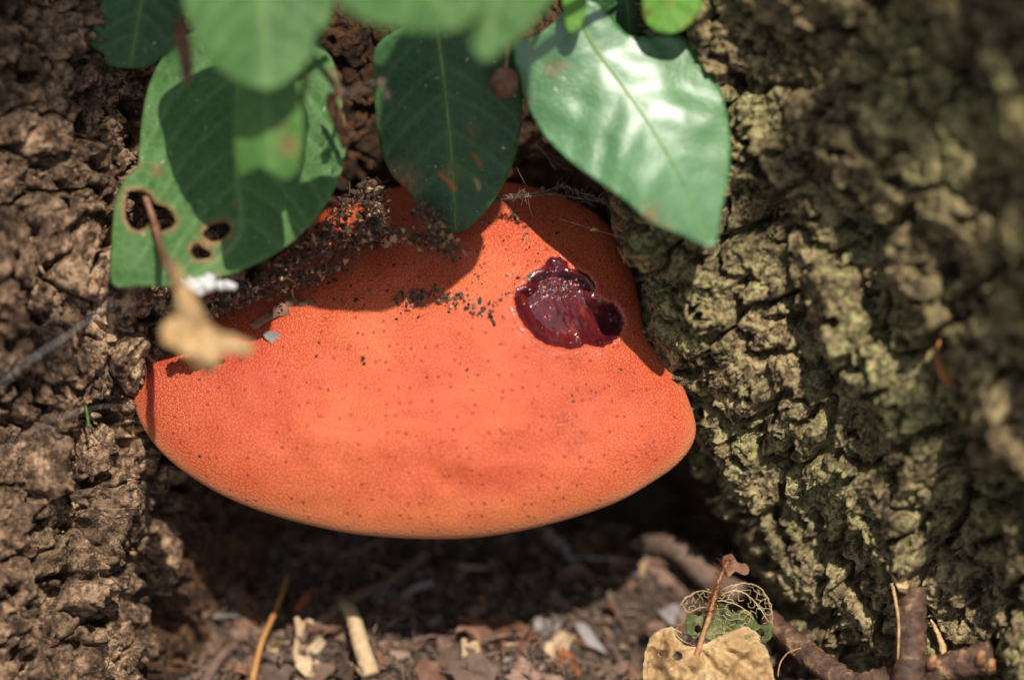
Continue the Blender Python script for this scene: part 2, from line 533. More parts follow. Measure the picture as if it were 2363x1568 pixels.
MAT = dict(
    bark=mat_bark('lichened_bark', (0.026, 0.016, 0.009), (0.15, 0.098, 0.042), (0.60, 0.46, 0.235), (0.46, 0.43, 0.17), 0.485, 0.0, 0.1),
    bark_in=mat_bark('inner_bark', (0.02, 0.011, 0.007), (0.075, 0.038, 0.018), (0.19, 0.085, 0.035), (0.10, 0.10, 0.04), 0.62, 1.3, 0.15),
    rot=mat_bark('crumbling_bark', (0.030, 0.016, 0.010), (0.19, 0.100, 0.054), (0.72, 0.47, 0.285), (0.40, 0.28, 0.13), 0.60, 2.1),
    soil=mat_plain('soil', [(0.02, 0.013, 0.01), (0.055, 0.036, 0.026), (0.12, 0.08, 0.058)], 450, 0.9, 0.0012, per_obj=0),
    crumb=mat_plain('dark_crumb', [(0.02, 0.014, 0.01), (0.065, 0.042, 0.028), (0.16, 0.11, 0.075)], 1500, 0.75, 0.0003),
    chipd=mat_plain('dark_wood', [(0.04, 0.025, 0.018), (0.11, 0.068, 0.048), (0.21, 0.135, 0.10)], 500, 0.75),
    chipm=mat_plain('brown_wood', [(0.07, 0.04, 0.026), (0.17, 0.10, 0.07), (0.34, 0.22, 0.155)], 500, 0.7),
    chipt=mat_plain('tan_wood', [(0.22, 0.14, 0.07), (0.42, 0.28, 0.15), (0.60, 0.45, 0.28)], 500, 0.65),
    chipg=mat_plain('grey_wood', [(0.07, 0.055, 0.05), (0.15, 0.125, 0.115), (0.30, 0.27, 0.26)], 500, 0.6),
    chipo=mat_plain('orange_chip', [(0.28, 0.07, 0.02), (0.48, 0.15, 0.04), (0.55, 0.24, 0.09)], 500, 0.5),
    straw=mat_plain('straw', [(0.26, 0.10, 0.028), (0.42, 0.18, 0.05), (0.50, 0.26, 0.09)], 400, 0.55, trans=0.15),
    dead=mat_plain('dry_leaf', [(0.25, 0.13, 0.05), (0.47, 0.30, 0.13), (0.62, 0.43, 0.23)], 130, 0.6, 0.0004, trans=0.2, per_obj=0.15),
    deadbrown=mat_plain('brown_dry_leaf', [(0.08, 0.036, 0.022), (0.20, 0.095, 0.056), (0.37, 0.19, 0.11)], 300, 0.65, 0.0004, trans=0.2, per_obj=0.2),
    deadvein=mat_leaf('dry_veined_leaf', (0.22, 0.11, 0.035), (0.58, 0.38, 0.17), (0.72, 0.55, 0.31), 0.5, 0.15, 0.4, (0.5, 0.3, 0.1)),
    greendead=mat_plain('withered_green_leaf', [(0.035, 0.04, 0.012), (0.10, 0.115, 0.032), (0.24, 0.24, 0.10)], 220, 0.55, 0.0004, trans=0.2, per_obj=0),
    vein=mat_plain('bare_leaf_vein', [(0.30, 0.20, 0.08), (0.46, 0.34, 0.17), (0.55, 0.45, 0.26)], 400, 0.6, per_obj=0),
    stem=mat_plain('hairy_dry_stem', [(0.16, 0.06, 0.025), (0.36, 0.17, 0.075), (0.50, 0.30, 0.16)], 500, 0.65, per_obj=0),
    hair=mat_plain('red_brown_hair', [(0.13, 0.03, 0.012), (0.27, 0.08, 0.03)], 500, 0.5, per_obj=0),
    twigbark=mat_plain('dark_twig_bark', [(0.035, 0.02, 0.014), (0.07, 0.036, 0.024), (0.12, 0.065, 0.04), (0.42, 0.25, 0.13)], 230, 0.6, 0.0009, per_obj=0),
    splinter=mat_plain('split_wood', [(0.30, 0.16, 0.06), (0.52, 0.33, 0.15), (0.70, 0.50, 0.28)], 700, 0.6, per_obj=0),
    web=mat_plain('spider_silk', [(0.55, 0.53, 0.5), (0.75, 0.73, 0.7)], 300, 0.35, 0.0001, trans=0.3, per_obj=0),
    fluff=mat_plain('white_fluff', [(0.6, 0.6, 0.58), (0.82, 0.82, 0.8)], 400, 0.8, 0.0004, trans=0.3, per_obj=0),
    pores=mat_plain('pale_pore_layer', [(0.45, 0.28, 0.15), (0.62, 0.42, 0.25)], 900, 0.8, 0.0004, per_obj=0),
    bead=mat_plain('black_bead', [(0.006, 0.005, 0.005), (0.02, 0.016, 0.014)], 500, 0.2, 0.0001, spec=0.6, per_obj=0),
    grass=mat_plain('grass_green', [(0.05, 0.11, 0.02), (0.09, 0.18, 0.035)], 300, 0.5, per_obj=0),
    petiole=mat_plain('green_stem', [(0.08, 0.15, 0.03), (0.16, 0.26, 0.06), (0.25, 0.27, 0.08)], 300, 0.5, per_obj=0),
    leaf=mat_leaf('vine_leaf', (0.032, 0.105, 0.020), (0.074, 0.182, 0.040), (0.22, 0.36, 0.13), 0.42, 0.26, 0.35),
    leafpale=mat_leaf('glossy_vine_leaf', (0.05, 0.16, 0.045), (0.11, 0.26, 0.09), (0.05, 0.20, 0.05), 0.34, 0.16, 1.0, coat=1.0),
    leafmid=mat_leaf('sunlit_vine_leaf', (0.05, 0.155, 0.025), (0.10, 0.25, 0.045), (0.24, 0.42, 0.12), 0.36, 0.35, 0.6),  # sunlight put into the colour: brighter greens than the plain leaf
    leafdark=mat_leaf('shaded_vine_leaf', (0.016, 0.062, 0.020), (0.035, 0.105, 0.034), (0.12, 0.26, 0.07), 0.36, 0.2, 0.5),  # shade put into the colour: darker greens for the leaves in shadow
    leafbright=mat_leaf('young_vine_leaf', (0.10, 0.28, 0.025), (0.18, 0.42, 0.04), (0.25, 0.5, 0.1), 0.4, 0.4, 0.5),
    drop=M('wet_droplet').fin(Base_Color=(0.16, 0.03, 0.035), Roughness=0.22, Specular_IOR_Level=1.0, Coat_Weight=1.0, Coat_Roughness=0.12),
    cap=mat_cap(),
    wound=mat_wound(),
)

# ------------------------------------------------------------------ the tree: two buttress roots of lichened bark
def xe_right(y):
    return np.interp(y, [-600, 300, 560, 800, 960, 1250, 1450, 1700, 2100], [1545, 1540, 1545, 1590, 1665, 1800, 1905, 2050, 2230])


def t_right(x, y):
    q = x - xe_right(y)
    qp = np.maximum(q, 0)
    up = 0.22 * (700 - y)
    t = -45 + 0.30 * qp + 0.00042 * qp ** 2 + up
    qn = np.maximum(-q, 0)
    floor = -760 + 0.6 * np.maximum(1240 - y, 0)
    t = t - 3.2 * qn
    t = np.maximum(t, np.minimum(floor, -60)) 
    return t


def xe_left(y):
    return np.interp(y, [-600, 0, 250, 450, 640, 780, 900, 1050, 1250, 1400, 1568, 2000], [240, 235, 330, 430, 560, 500, 330, 330, 330, 290, 260, 150])


def t_left(x, y):
    q = xe_left(y) - x
    qp = np.maximum(q, 0)
    t = -150 + 1.15 * np.minimum(qp, 110) + 0.32 * np.maximum(qp - 110, 0) + 0.0004 * qp ** 2 + 0.32 * np.maximum(500 - y, 0) + 0.22 * np.maximum(y - 1200, 0)
    qn = np.maximum(-q, 0)
    floor = -760 + 0.6 * np.maximum(1240 - y, 0)
    t = t - 1.3 * qn
    return np.maximum(t, np.minimum(floor, -60) - 12)


def bark_side(side, x0, x1, y0, y1, sp):
    xs, ys = np.arange(x0, x1, sp), np.arange(y0, y1, sp)
    X, Y = np.meshgrid(xs, ys)
    if side == 'right':
        tf, gx, gy, cu, cv, sd_ = t_right, 0.44, 0.90, 135.0, 230.0, 11
    else:
        tf, gx, gy, cu, cv, sd_ = t_left, -0.10, 0.995, 95.0, 125.0, 31
    T = tf(X, Y)
    # smooth the base so that its normals turn gently
    for _ in range(10):
        T[1:-1, 1:-1] = (T[1:-1, 1:-1] * 2 + T[:-2, 1:-1] + T[2:, 1:-1] + T[1:-1, :-2] + T[1:-1, 2:]) / 6
    dy_, dx_ = np.gradient(T, sp)
    sl = np.hypot(dx_, dy_)
    lim = np.minimum(1, 0.55 / np.maximum(sl, 1e-6))
    dx_, dy_ = dx_ * lim, dy_ * lim
    nl = np.sqrt(dx_ ** 2 + dy_ ** 2 + 1)
    U = X * gy - Y * gx
    Vv = X * gx + Y * gy
    wu = U + 55 * fbm(U / 170, Vv / 170, 3, sd_) + 16 * gn(U / 37, Vv / 37, sd_ + 5)
    wv = Vv + 55 * fbm(U / 170 + 9, Vv / 170, 3, sd_ + 8) + 16 * gn(U / 37, Vv / 37 + 4, sd_ + 6)
    f1, f2, idd = worley(wu / cu, wv / cv, sd_ + 1)
    e = f2 - f1
    rr = np.random.default_rng(sd_)
    table = rr.random(8192)
    rc = table[(idd * 7919) % 8192]
    rt1 = table[(idd * 104729 + 13) % 8192] - 0.5
    rt2 = table[(idd * 15485863 + 7) % 8192] - 0.5
    # local tilt of each plate
    loc = (wu / cu - np.floor(wu / cu) - 0.5) * rt1 + (wv / cv - np.floor(wv / cv) - 0.5) * rt2
    if side == 'right':
        h = 90 * fbm(U / 330, Vv / 420, 2, sd_ + 20) + 62 * ridged((U + 60 * fbm(U / 300, Vv / 300, 2, 5)) / 210, Vv / 820, 1, sd_ + 21)
        h += sstep(0.0, 0.15, e) * (42 + 70 * rc) + 60 * loc * sstep(0.0, 0.3, e)
        b1, b2, bid = worley(wu / 46 + 0.35 * gn(U / 19, Vv / 19, 7), wv / 64 + 0.35 * gn(U / 19, Vv / 19, 8), sd_ + 2)
        h += 10 * sstep(0.02, 0.2, b2 - b1) * (0.35 + table[(bid * 7919) % 8192])
        b1, b2, bid = worley(U / 17 + 0.3 * gn(U / 9, Vv / 9, 9), Vv / 19 + 0.3 * gn(U / 9, Vv / 9, 10), sd_ + 4)
        h += 6 * sstep(0.0, 0.28, b2 - b1) * (0.3 + table[(bid * 7919) % 8192])
        r1 = ridged(wu / 60, wv / 130, 3, sd_ + 30)
        h += 13 * np.maximum(r1, -0.4)
        # flaking layers: steps with crinkled rims
        lay = fbm(wu / 70, wv / 95, 3, sd_ + 40) * 4.5
        fr = lay - np.floor(lay)
        h += 7 * (np.floor(lay) + sstep(0.0, 0.22, fr))
        rim = np.exp(-((fr - 0.22) / 0.14) ** 2)
        h += 4 * rim
        r2 = ridged(wu / 17, wv / 24, 3, sd_ + 50)
        h += 4.5 * r2 + 3.0 * ridged(U / 9, Vv / 11, 2, sd_ + 55)
        pits = sstep(0.16, 0.45, fbm(U / 45, Vv / 55, 3, sd_ + 60))
        h -= 75 * pits
        worn = np.clip(0.75 * rim * sstep(-0.1, 0.5, r2) + 0.5 * sstep(0.5, 0.9, r2), 0, 1)
        lat = 7
    else:
        h = 95 * fbm(U / 280, Vv / 300, 3, sd_ + 20) + 42 * ridged(U / 190, Vv / 520, 1, sd_ + 21)
        h += sstep(0.0, 0.16, e) * (24 + 50 * rc) + 36 * loc * sstep(0, 0.3, e)
        b1, b2, bid = worley(X / 13 + 0.3 * gn(X / 9, Y / 9, 9), Y / 14 + 0.3 * gn(X / 9, Y / 9, 10), sd_ + 4)
        h += 7 * sstep(0.0, 0.28, b2 - b1) * (0.2 + 1.2 * table[(bid * 7919) % 8192])
        g1, g2, _ = worley(X / 27 + 0.5 * gn(X / 20, Y / 20, 3), Y / 27 + 0.5 * gn(X / 20, Y / 20, 4), sd_ + 3)
        h += 9 * sstep(0.0, 0.45, g2 - g1) * (0.4 + 0.9 * np.abs(fbm(X / 80, Y / 80, 2, 77)))
        h += 20 * fbm(U / 42, Vv / 60, 4, sd_ + 30, 0.6)
        r2 = ridged(wu / 15, wv / 18, 3, sd_ + 50)
        h += 4.5 * r2
        pits = sstep(0.13, 0.42, fbm(U / 75, Vv / 95, 3, sd_ + 60))
        h -= 110 * pits
        worn = np.clip(0.8 * sstep(0.25, 0.7, fbm(X / 24, Y / 24, 3, 91)) + 0.4 * sstep(0.5, 0.9, r2), 0, 1)
        lat = 8
    q = (X - xe_right(Y)) if side == 'right' else (xe_left(Y) - X)
    h = h * (0.25 + 0.75 * sstep(-170, -10, q))
    lx = lat * gn(U / 26, Vv / 26, sd_ + 70)
    ly = lat * gn(U / 26 + 50, Vv / 26, sd_ + 71)
    PX = X + lx - h * dx_ / nl
    PY = Y + ly - h * dy_ / nl
    PT = T + h / nl
    V = P(PX, PY, PT).reshape(-1, 3)
    pc = np.stack([PX, PY, PT], -1).reshape(-1, 3) / 1000
    F = grid_faces(len(ys), len(xs))
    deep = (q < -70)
    fid = idd.ravel()[F[:, 0]]
    fdeep = deep.ravel()[F[:, 0]]
    return V, F, fid, fdeep, pc, worn.ravel(), q.ravel()


def sub(V, F, sel, attrs):
    f = F[sel]
    u, inv = np.unique(f, return_inverse=True)
    return V[u], inv.reshape(f.shape), {k: a[u] for k, a in attrs.items()}


tree = thing('old_tree', 'old tree base with two rough buttress roots flanking the orange fungus', 'tree', (0.0, 0.12, 0.0))
for side, box, mat in (('right', (900, 2800, -320, 1900, 4.0), MAT['bark']), ('left', (-440, 1250, -320, 1900, 4.0), MAT['rot'])):
    V, F, fid, fdeep, pc, worn, q = bark_side(side, *box)
    at = {'pc': pc, 'worn': worn}
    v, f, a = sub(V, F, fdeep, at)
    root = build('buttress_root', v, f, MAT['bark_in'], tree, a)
    root['label'] = ('grey-green lichened buttress root with flaking bark plates' if side == 'right'
                     else 'brown crumbling buttress root with rotten pitted bark')
    small = np.zeros(len(F), bool)
    for c in np.unique(fid[~fdeep]):
        s_ = (fid == c) & ~fdeep
        if s_.sum() < 150:
            small |= s_
            continue
        v, f, a = sub(V, F, s_, at)
        build('bark_plate', v, f, mat, root, a)
    if small.any():
        v, f, a = sub(V, F, small, at)
        tag(build('bark_flakes', v, f, mat, root, a), kind='stuff')

# ------------------------------------------------------------------ soil: one sheet out to the horizon
def axis(lo, hi, sp):
    core = np.arange(lo, hi, sp)
    far = np.cumsum(0.01 * 1.35 ** np.arange(26))
    return np.concatenate([lo - far[::-1], core, hi + far])


def soil_h(x, y):
    near = np.exp(-((x / 0.6) ** 2 + (y / 0.6) ** 2))
    a = 0.011 * fbm(x / 0.05, y / 0.05, 3, 301) + 0.0045 * fbm(x / 0.013, y / 0.013, 3, 302) + 0.0022 * ridged(x / 0.006, y / 0.006, 2, 303)
    return a * near - 0.002


gx, gy = axis(-0.24, 0.24, 0.0014), axis(-0.16, 0.14, 0.0014)
GX, GY = np.meshgrid(gx, gy)
soil = build('soil', np.stack([GX, GY, soil_h(GX, GY)], -1).reshape(-1, 3), grid_faces(len(gy), len(gx)), MAT['soil'])
tag(soil, 'dark crumbly woodland soil under the fungus', 'soil', kind='structure')

# ------------------------------------------------------------------ the bracket fungus
CAP = catmull([(305, 905), (312, 860), (340, 832), (378, 812), (450, 765), (520, 705), (600, 630), (680, 560), (760, 500), (850, 455), (930, 428),
               (1020, 412), (1120, 415), (1200, 425), (1290, 450), (1370, 490), (1420, 540), (1455, 610), (1474, 690), (1490, 765),
               (1528, 830), (1565, 872), (1590, 925), (1606, 985), (1594, 1032), (1558, 1075), (1500, 1115), (1430, 1155),
               (1350, 1185), (1270, 1208), (1180, 1228), (1100, 1239), (1010, 1243), (900, 1239), (800, 1228), (700, 1207),
               (600, 1178), (520, 1145), (450, 1105), (390, 1060), (345, 1010), (318, 960)], 6, True)
CC = np.array([985.0, 870.0])
_ang = np.arctan2(CAP[:, 1] - CC[1], CAP[:, 0] - CC[0])
_o = np.argsort(_ang)
_angs, _rads = _ang[_o], np.hypot(CAP[:, 0] - CC[0], CAP[:, 1] - CC[1])[_o]
_angs = np.concatenate([_angs[-3:] - 2 * np.pi, _angs, _angs[:3] + 2 * np.pi])
_rads = np.concatenate([_rads[-3:], _rads, _rads[:3]])
WOUND = catmull([(1274, 594), (1298, 596), (1311, 609), (1317, 622), (1339, 625), (1361, 640), (1372, 662), (1370, 682), (1390, 693),
                 (1418, 701), (1434, 717), (1440, 743), (1433, 765), (1418, 785), (1394, 799), (1363, 795), (1346, 793), (1326, 805),
                 (1295, 800), (1262, 793), (1239, 780), (1221, 760), (1205, 743), (1193, 717), (1188, 691), (1192, 669), (1216, 651),
                 (1221, 634), (1243, 623), (1262, 603)], 5, True)
WOUND = WOUND + 4.0 * np.stack([gn(WOUND[:, 0] / 9, WOUND[:, 1] / 9, 430), gn(WOUND[:, 0] / 9 + 30, WOUND[:, 1] / 9, 431)], -1)


def cap_base(x, y):
    x, y = np.asarray(x, float), np.asarray(y, float)
    a = np.arctan2(y - CC[1], x - CC[0])
    r = np.hypot(x - CC[0], y - CC[1]) / np.interp(a, _angs, _rads)
    r = np.clip(r, 0, 1)
    tilt = 0.34 * (y - 900)
    dome = 125 * (1 - r ** 2.2) + 40 * (1 - r ** 8) ** 0.5
    wav = 20 * fbm(x / 260, y / 190, 2, 401) + 6 * fbm(x / 95, y / 75, 2, 402)
    hump = 34 * np.exp(-(((x - 1180) / 260) ** 2 + ((y - 640) / 170) ** 2))
    return tilt + dome + hump + wav * (1 - r ** 4), r


def wound_in(x, y):
    d = dist_poly(x, y, WOUND, True)
    return np.where(inside(x, y, WOUND), d, -d)


def cap_t(x, y):
    return cap_base(x, y)[0]


fungus = thing('bracket_fungus', 'plump orange-red bracket fungus with a dark wet wound on its cap', 'fungus', P(1000, 1100, -250))
NA, NR = 420, 150
ang = np.linspace(-np.pi, np.pi, NA, endpoint=False)
Rr = np.interp(ang, _angs, _rads)
rr_ = 1 - (1 - np.linspace(0.004, 1, NR)) ** 1.25
RX = CC[0] + rr_[:, None] * Rr * np.cos(ang)
RY = CC[1] + rr_[:, None] * Rr * np.sin(ang)
TT, _ = cap_base(RX, RY)
wi = wound_in(RX, RY)
TT = TT - 125 * sstep(-1, 22, wi) + 5 * np.exp(-((wi + 9) / 8) ** 2)
edge = np.tile(TT[-1], (1, 1))
# under-rim rolling away from the margin, then the flat pore side
und = []
for k, (sc, dp) in enumerate([(0.997, -16), (0.985, -38), (0.965, -62), (0.93, -88), (0.86, -112), (0.7, -140), (0.45, -165), (0.2, -175), (0.02, -178)]):
    und.append((CC[0] + sc * Rr * np.cos(ang), CC[1] + sc * Rr * np.sin(ang), TT[-1] + dp * 1.15))
top = P(RX, RY, TT)
d_edge = (1 - rr_[:, None]) * Rr
rimA = np.exp(-(d_edge / 26) ** 2) * sstep(900, 1080, RY) + 0.5 * np.exp(-(d_edge / 16) ** 2) * (RY > 800)
lowA = sstep(1090, 1215, RY + 45 * fbm(RX / 160, RY / 120, 2, 410)) * 0.95
brownA = np.zeros_like(RX)
for bx, by, br, ba in [(1300, 968, 26, 0.9), (1325, 1020, 22, 0.8), (1345, 1005, 14, 0.8), (1495, 1032, 20, 0.8), (985, 1152, 18, 0.55), (1325, 840, 24, 0.5),
                       (1430, 850, 30, 0.35), (985, 880, 14, 0.3), (1372, 905, 20, 0.4), (1290, 1000, 12, .9), (1470, 900, 30, 0.3), (1420, 700, 40, 0.7), (350, 840, 50, 0.5)]:
    brownA = np.maximum(brownA, ba * np.exp(-((RX - bx) ** 2 + (RY - by) ** 2) / br ** 2))
wetA = np.exp(-(np.minimum(wi + 8, 0) / 13) ** 2) * (0.3 + 0.9 * sstep(-0.2, 0.3, gn(RX / 22, RY / 22, 415)))
wetA = np.clip(wetA, 0, 1)
pcA = np.stack([RX, RY, 0 * RX], -1) / 1000
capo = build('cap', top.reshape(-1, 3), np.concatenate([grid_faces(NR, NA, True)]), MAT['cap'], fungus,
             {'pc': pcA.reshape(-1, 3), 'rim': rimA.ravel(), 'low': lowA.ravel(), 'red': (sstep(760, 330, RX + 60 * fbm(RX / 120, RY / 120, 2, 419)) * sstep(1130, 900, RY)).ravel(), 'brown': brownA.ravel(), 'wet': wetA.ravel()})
uv = np.concatenate([P(RX[-1], RY[-1], TT[-1])] + [P(*u) for u in und])
build('pore_layer', uv, grid_faces(len(und) + 1, NA, True), MAT['pores'], fungus)
# neck joining the cap to the wood behind
nk = []
for k, (sx, yy, tt) in enumerate([(1.0, 520, -120), (0.95, 470, -210), (1.0, 430, -330), (1.2, 400, -480)]):
    for j in range(40):
        a = 2 * np.pi * j / 40
        nk.append(P(1060 + 330 * sx * math.cos(a), yy + 70 + 110 * math.sin(a), tt + 30 * math.sin(a)))
build('neck', np.array(nk), grid_faces(4, 40, True), MAT['cap'], fungus)


def poly_mesh(outline, holes, spacing, seed=0):
    """constrained triangulation of a photo-traced outline -> px verts, triangle list"""
    r = np.random.default_rng(seed)
    x0, y0 = outline.min(0)
    x1, y1 = outline.max(0)
    gx_, gy_ = np.meshgrid(np.arange(x0, x1, spacing), np.arange(y0, y1, spacing * 0.87))
    gx_[1::2] += spacing / 2
    gx_ = (gx_ + (r.random(gx_.shape) - 0.5) * spacing * 0.3).ravel()
    gy_ = (gy_ + (r.random(gy_.shape) - 0.5) * spacing * 0.3).ravel()
    ok = inside(gx_, gy_, outline) & (dist_poly(gx_, gy_, outline, True) > spacing * 0.5)
    for h in holes:
        ok &= ~inside(gx_, gy_, h) & (dist_poly(gx_, gy_, h, True) > spacing * 0.4)
    pts = [np.stack([gx_[ok], gy_[ok]], -1)]
    edges = []
    n = len(pts[0])
    for loop in [outline] + list(holes):
        m = len(loop)
        edges += [(n + i, n + (i + 1) % m) for i in range(m)]
        pts.append(loop)
        n += m
    A = np.concatenate(pts)
    vs, es, fs, *_ = delaunay_2d_cdt([Vector((a[0], -a[1])) for a in A], edges, [], 0, 1e-4)
    v = np.array([(q.x, -q.y) for q in vs])
    f = np.array([q[:3] for q in fs])
    c = v[f].mean(1)
    ok = inside(c[:, 0], c[:, 1], outline)
    for h in holes:
        ok &= ~inside(c[:, 0], c[:, 1], h)
    f = f[ok]
    u, inv = np.unique(f, return_inverse=True)
    return v[u], inv.reshape(f.shape)


wv_, wf_ = poly_mesh(WOUND, [], 4.0)
wi2 = wound_in(wv_[:, 0], wv_[:, 1])
wx, wy = wv_[:, 0], wv_[:, 1]
# a scooped pit with an upper shelf, a fleshy lobe on its floor and a side pocket
pit = -34 * sstep(0, 30, wi2) + 7 * np.exp(-(((wx - 1300) / 70) ** 2 + ((wy - 740) / 55) ** 2))
pit += 12 * np.exp(-(((wx - 1290) / 48) ** 2 + ((wy - 622) / 20) ** 2))
pit -= 16 * np.exp(-(((wx - 1408) / 24) ** 2 + ((wy - 735) / 30) ** 2))
pit -= 9 * np.exp(-((dist_poly(wx, wy, np.array([(1225., 655.), (1270., 640.), (1325., 642.), (1360., 668.)]))) / 7) ** 2)
pit += 1.6 * gn(wx / 14, wy / 14, 420) * sstep(0, 12, wi2)
pit -= 0.36 * np.maximum(wy - 655, 0) * sstep(0, 30, wi2)
wetW = np.clip(0.75 * np.exp(-((wy - 650) / 42) ** 2) * sstep(0, 10, wi2), 0, 1)
wound = build('wound', P(wx, wy, cap_t(wx, wy) + 1.5 + pit), wf_, MAT['wound'], fungus,
              {'pc': np.stack([wx, wy, 0 * wx], -1) / 1000, 'wet': wetW})
for x, y, r_ in [(1213, 663, 4), (1222, 668, 5), (1223, 676, 4), (1244, 661, 4), (1209, 701, 5), (1250, 687, 4), (1255, 672, 3.5), (1280, 650, 4), (1290, 645, 4), (1303, 650, 5), (1308, 658, 4), (1299, 665, 4),
                 (1329, 645, 6), (1327, 658, 7), (1334, 657, 6), (1316, 672, 4), (1348, 656, 4), (1268, 738, 4), (1285, 770, 3.5), (1251, 756, 3), (1407, 724, 4), (1381, 760, 3), (1317, 790, 4), (1430, 786, 5), (1388, 808, 4), (1262, 628, 3), (1276, 626, 3), (1318, 626, 3)]:
    w_ = int(np.argmin(np.hypot(wx - x, wy - y)))
    bm = bmesh.new()
    bmesh.ops.create_icosphere(bm, subdivisions=2, radius=r_ * 0.8 * S)
    inn = inside(x, y, WOUND)
    vs_ = np.array([v.co[:] for v in bm.verts]) * [1.2, 1, 0.8] + P(x, y, float(cap_t(x, y)) + (1.5 + pit[w_] if inn else 1))
    fs_ = [tuple(v.index for v in f.verts) for f in bm.faces]
    bm.free()
    build('droplet', vs_, fs_, MAT['drop'], wound)
wound['label'] = 'dark wine-red wet hollow eaten into the cap'


# ------------------------------------------------------------------ the climbing plant: leaves, petioles, stems
def plane_fit(ctrl):
    c = np.asarray(ctrl, float)
    quad = len(c) >= 6

    def basis(x, y):
        x, y = (np.asarray(x) - c[:, 0].mean()) / 500, (np.asarray(y) - c[:, 1].mean()) / 500
        b = [np.ones_like(x), x, y]
        if quad:
            b += [x * x, x * y, y * y]
        return np.stack(b, -1)
    A = basis(c[:, 0], c[:, 1])
    m0 = c[:, 2].mean()
    reg = np.eye(A.shape[1]) * 0.03
    reg[0, 0] = 0
    spread = max(np.ptp(c[:, 0]), np.ptp(c[:, 1])) / 500
    reg *= spread ** 2
    x0_, y0_ = c[:, 0].mean(), c[:, 1].mean()
    k = np.linalg.lstsq(np.concatenate([A, reg]), np.concatenate([c[:, 2], np.zeros(len(reg))]), rcond=None)[0]
    return lambda x, y: basis(x, y) @ k


def seg_side(x, y, mid):
    """signed side of the midrib"""
    best = np.full(np.shape(x), 1e9)
    sg = np.zeros(np.shape(x))
    for a, b in zip(mid[:-1], mid[1:]):
        ab = b - a
        l2 = ab @ ab
        k = np.clip(((x - a[0]) * ab[0] + (y - a[1]) * ab[1]) / l2, 0, 1)
        d = np.hypot(x - a[0] - k * ab[0], y - a[1] - k * ab[1])
        s = np.sign(ab[0] * (y - a[1]) - ab[1] * (x - a[0]))
        sg = np.where(d < best, s, sg)
        best = np.minimum(best, d)
    return sg


def leaf(parent, mat, outline, mid, ctrl, holes=(), cup=0.12, quilt=6.0, browns=(), nveins=6, spacing=9, seed=0, name='leaf',
         crumple=0.0, ripple=5.0, veinw=4.0, midr=(4.5, 1.5), midmat=None, label=None, thick=2.6, vlen=330, rough_edge=0.0):
    out = catmull(outline, spacing * 0.9, True)
    if rough_edge:
        cc = out.mean(0)
        nn = out - cc
        nn /= np.linalg.norm(nn, axis=1)[:, None]
        out = out + nn * (rough_edge * gn(out[:, 0] / 11, out[:, 1] / 11, seed + 900))[:, None]
    hs = [catmull(h, 6, True) for h in holes]
    hs = [h + 2.5 * np.stack([gn(h[:, 0] / 7, h[:, 1] / 7, 50), gn(h[:, 0] / 7 + 40, h[:, 1] / 7, 51)], -1) for h in hs]
    v, f = poly_mesh(out, hs, spacing, seed)
    mid = catmull(mid, 20)
    tb = plane_fit(ctrl)
    lines = []
    r = np.random.default_rng(seed + 5)
    L = len(mid)
    for k in range(nveins):
        i = int((0.06 + 0.80 * (k + 0.2 * r.random()) / nveins) * (L - 1))
        tg = mid[min(i + 1, L - 1)] - mid[max(i - 1, 0)]
        tg /= np.linalg.norm(tg)
        for sgn in (-1, 1):
            a = sgn * math.radians(56 + 8 * r.random())
            pts = [mid[i]]
            for _ in range(12):
                d = np.array([tg[0] * math.cos(a) - tg[1] * math.sin(a), tg[0] * math.sin(a) + tg[1] * math.cos(a)])
                pts.append(pts[-1] + d * vlen / 12)
                a *= 0.93
            lines.append(np.array(pts))

    def tf(x, y):
        x, y = np.asarray(x, float), np.asarray(y, float)
        dm = dist_poly(x, y, mid)
        dv = np.full(x.shape, 1e9)
        for ln in lines:
            dv = np.minimum(dv, dist_poly(x, y, ln))
        t = tb(x, y) + cup * np.minimum(dm, 260)
        t = t + quilt * (1 - np.exp(-(np.minimum(dv, dm) / 22) ** 2)) + ripple * fbm(x / 130, y / 130, 2, seed + 60) * np.minimum(dm / 60, 1.6)
        if crumple:
            t = t + crumple * (ridged(x / 70, y / 70, 3, seed + 61) + 0.6 * fbm(x / 160, y / 160, 2, seed + 62))
        return t, dm, dv
    x, y = v[:, 0], v[:, 1]
    t, dm, dv = tf(x, y)
    vein = np.clip(np.exp(-(dm / (veinw * 1.6)) ** 2) + 0.65 * np.exp(-(dv / veinw) ** 2), 0, 1)
    edg = np.exp(-(dist_poly(x, y, out, True) / 7) ** 2)
    br = np.zeros(len(v))
    for h in hs:
        br = np.maximum(br, 1.1 * np.exp(-(dist_poly(x, y, h, True) / 9) ** 2))
    nz = 0.5 + 0.9 * fbm(x / 18, y / 18, 2, seed + 70)
    for bx, by, brd, ba in browns:
        br = np.maximum(br, ba * np.exp(-((x - bx) ** 2 + (y - by) ** 2) / brd ** 2) * (0.6 + nz))
    o = build(name, P(x, y, t), f, mat, parent, {'vein': vein, 'edge': edg, 'brown': np.clip(br, 0, 1)})
    if label:
        o['label'] = label
    m = o.modifiers.new('thickness', 'SOLIDIFY')
    m.thickness = thick * S
    m.offset = -1
    if midr is not None:
        keep = inside(mid[:, 0], mid[:, 1], out)
        for h in hs:
            keep &= ~inside(mid[:, 0], mid[:, 1], h)
        mm = mid[keep]
        if len(mm) > 2:
            tm, _, _ = tf(mm[:, 0], mm[:, 1])
            rad = np.linspace(midr[0], midr[1], len(mm)) * S
            vv, ff = tube_geo(P(mm[:, 0], mm[:, 1], tm - 0.5), rad, 6)
            build('midrib', vv, ff, midmat or MAT['petiole'], o)
    return o


